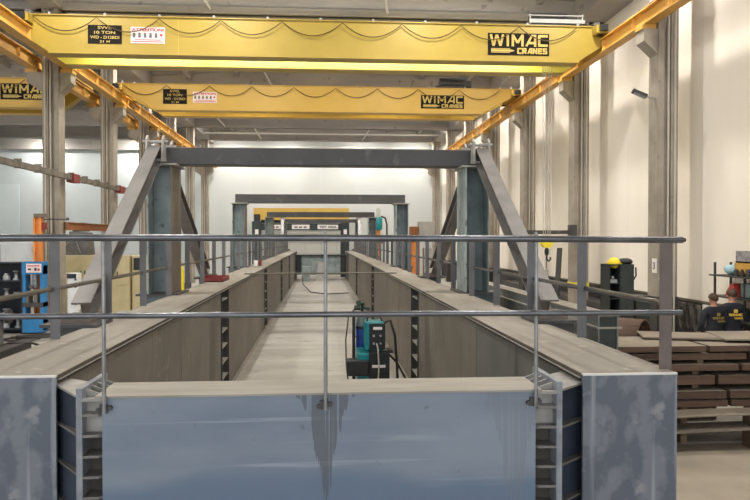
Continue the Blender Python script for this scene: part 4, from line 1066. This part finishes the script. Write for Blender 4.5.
# ------------------------------------------------------------------ far right machines
t = thing('welding_column', 'orange column machine with a teal motor on top, right of the girders', 'machine', (3.35, 42, 0))
MB().lathe([(.2, 0), (.2, .1), (.12, .12), (.12, 3.75)], (3.35, 42, 0), 14).build('column', M['orange'], t)
MB().lathe([(.2, 3.7), (.24, 3.8), (.24, 4.35), (.16, 4.45)], (3.35, 42, 0), 16).build('motor', M['teal'], t)
MB().lathe([(.13, 4.45), (.13, 4.9), (.06, 5.0)], (3.35, 42, 0), 12).build('cap', M['hatch'], t)
MB().tube([(3.5, 42, 4.5), (3.75, 42, 4.4), (3.85, 42, 4.0), (3.85, 42, 2.0), (3.85, 42, .1)], .05, 8).build('hose', M['cable'], t)
m = MB().box(3.0, 3.7, 41.6, 41.8, 2.9, 3.2).box(3.05, 3.65, 41.7, 42.3, 0, .1); m.build('carriage', M['brown_steel'], t)
t = thing('saw_machine', 'orange machine with a beige control box on a mast, right of the girders', 'machine', (4.9, 36, 0))
MB().box(4.55, 4.95, 35.8, 36.4, 0, 3.05).build('mast', M['orange'], t, bevel=.02)
MB().box(4.9, 5.7, 35.9, 36.5, 3.3, 4.05).build('control_box', M['hatch'], t, bevel=.02)
MB().box(4.45, 4.85, 35.7, 36.3, 3.05, 3.8).build('gearbox', M['orange_brown'], t, bevel=.03)
MB().bar((4.9, 36.1, 3.1), (5.7, 36.1, 3.3), .12, .12).build('arm', M['grey_machine'], t)
m = MB().lathe([(.2, -.15), (.2, .15)], (4.35, 36, 1.7), 14, 'y'); m.box(4.2, 4.6, 35.9, 36.2, 1.2, 1.6); m.build('roller', M['black'], t)
tag(MB().box(5.15, 5.6, 35.8, 36.3, 0, 2.72).build('switch_cabinet', M['hatch'], bevel=.02), 'grey switch cabinet right of the orange machine', 'cabinet')
tag(MB().box(2.9, 3.6, 44, 45, 0, 3.5).build('machine_tower', M['hatch'], bevel=.03), 'pale machine tower behind the teal topped column machine', 'machine')
t = thing('chain_hoist', 'yellow motor unit on a stand behind the near right portal post', 'hoist', (5.6, 27.5, 0))
MB().box(5.5, 5.8, 27.3, 27.7, 1.9, 2.4).build('body', M['safety'], t, bevel=.03)
MB().box(5.55, 5.72, 27.35, 27.65, 0, 1.9).build('stand', M['dark_steel'], t)
t = thing('floor_lamp', 'small white lamp on the left column near the back wall', 'lamp', (-8.9, 52.5, 10.4)) if False else None
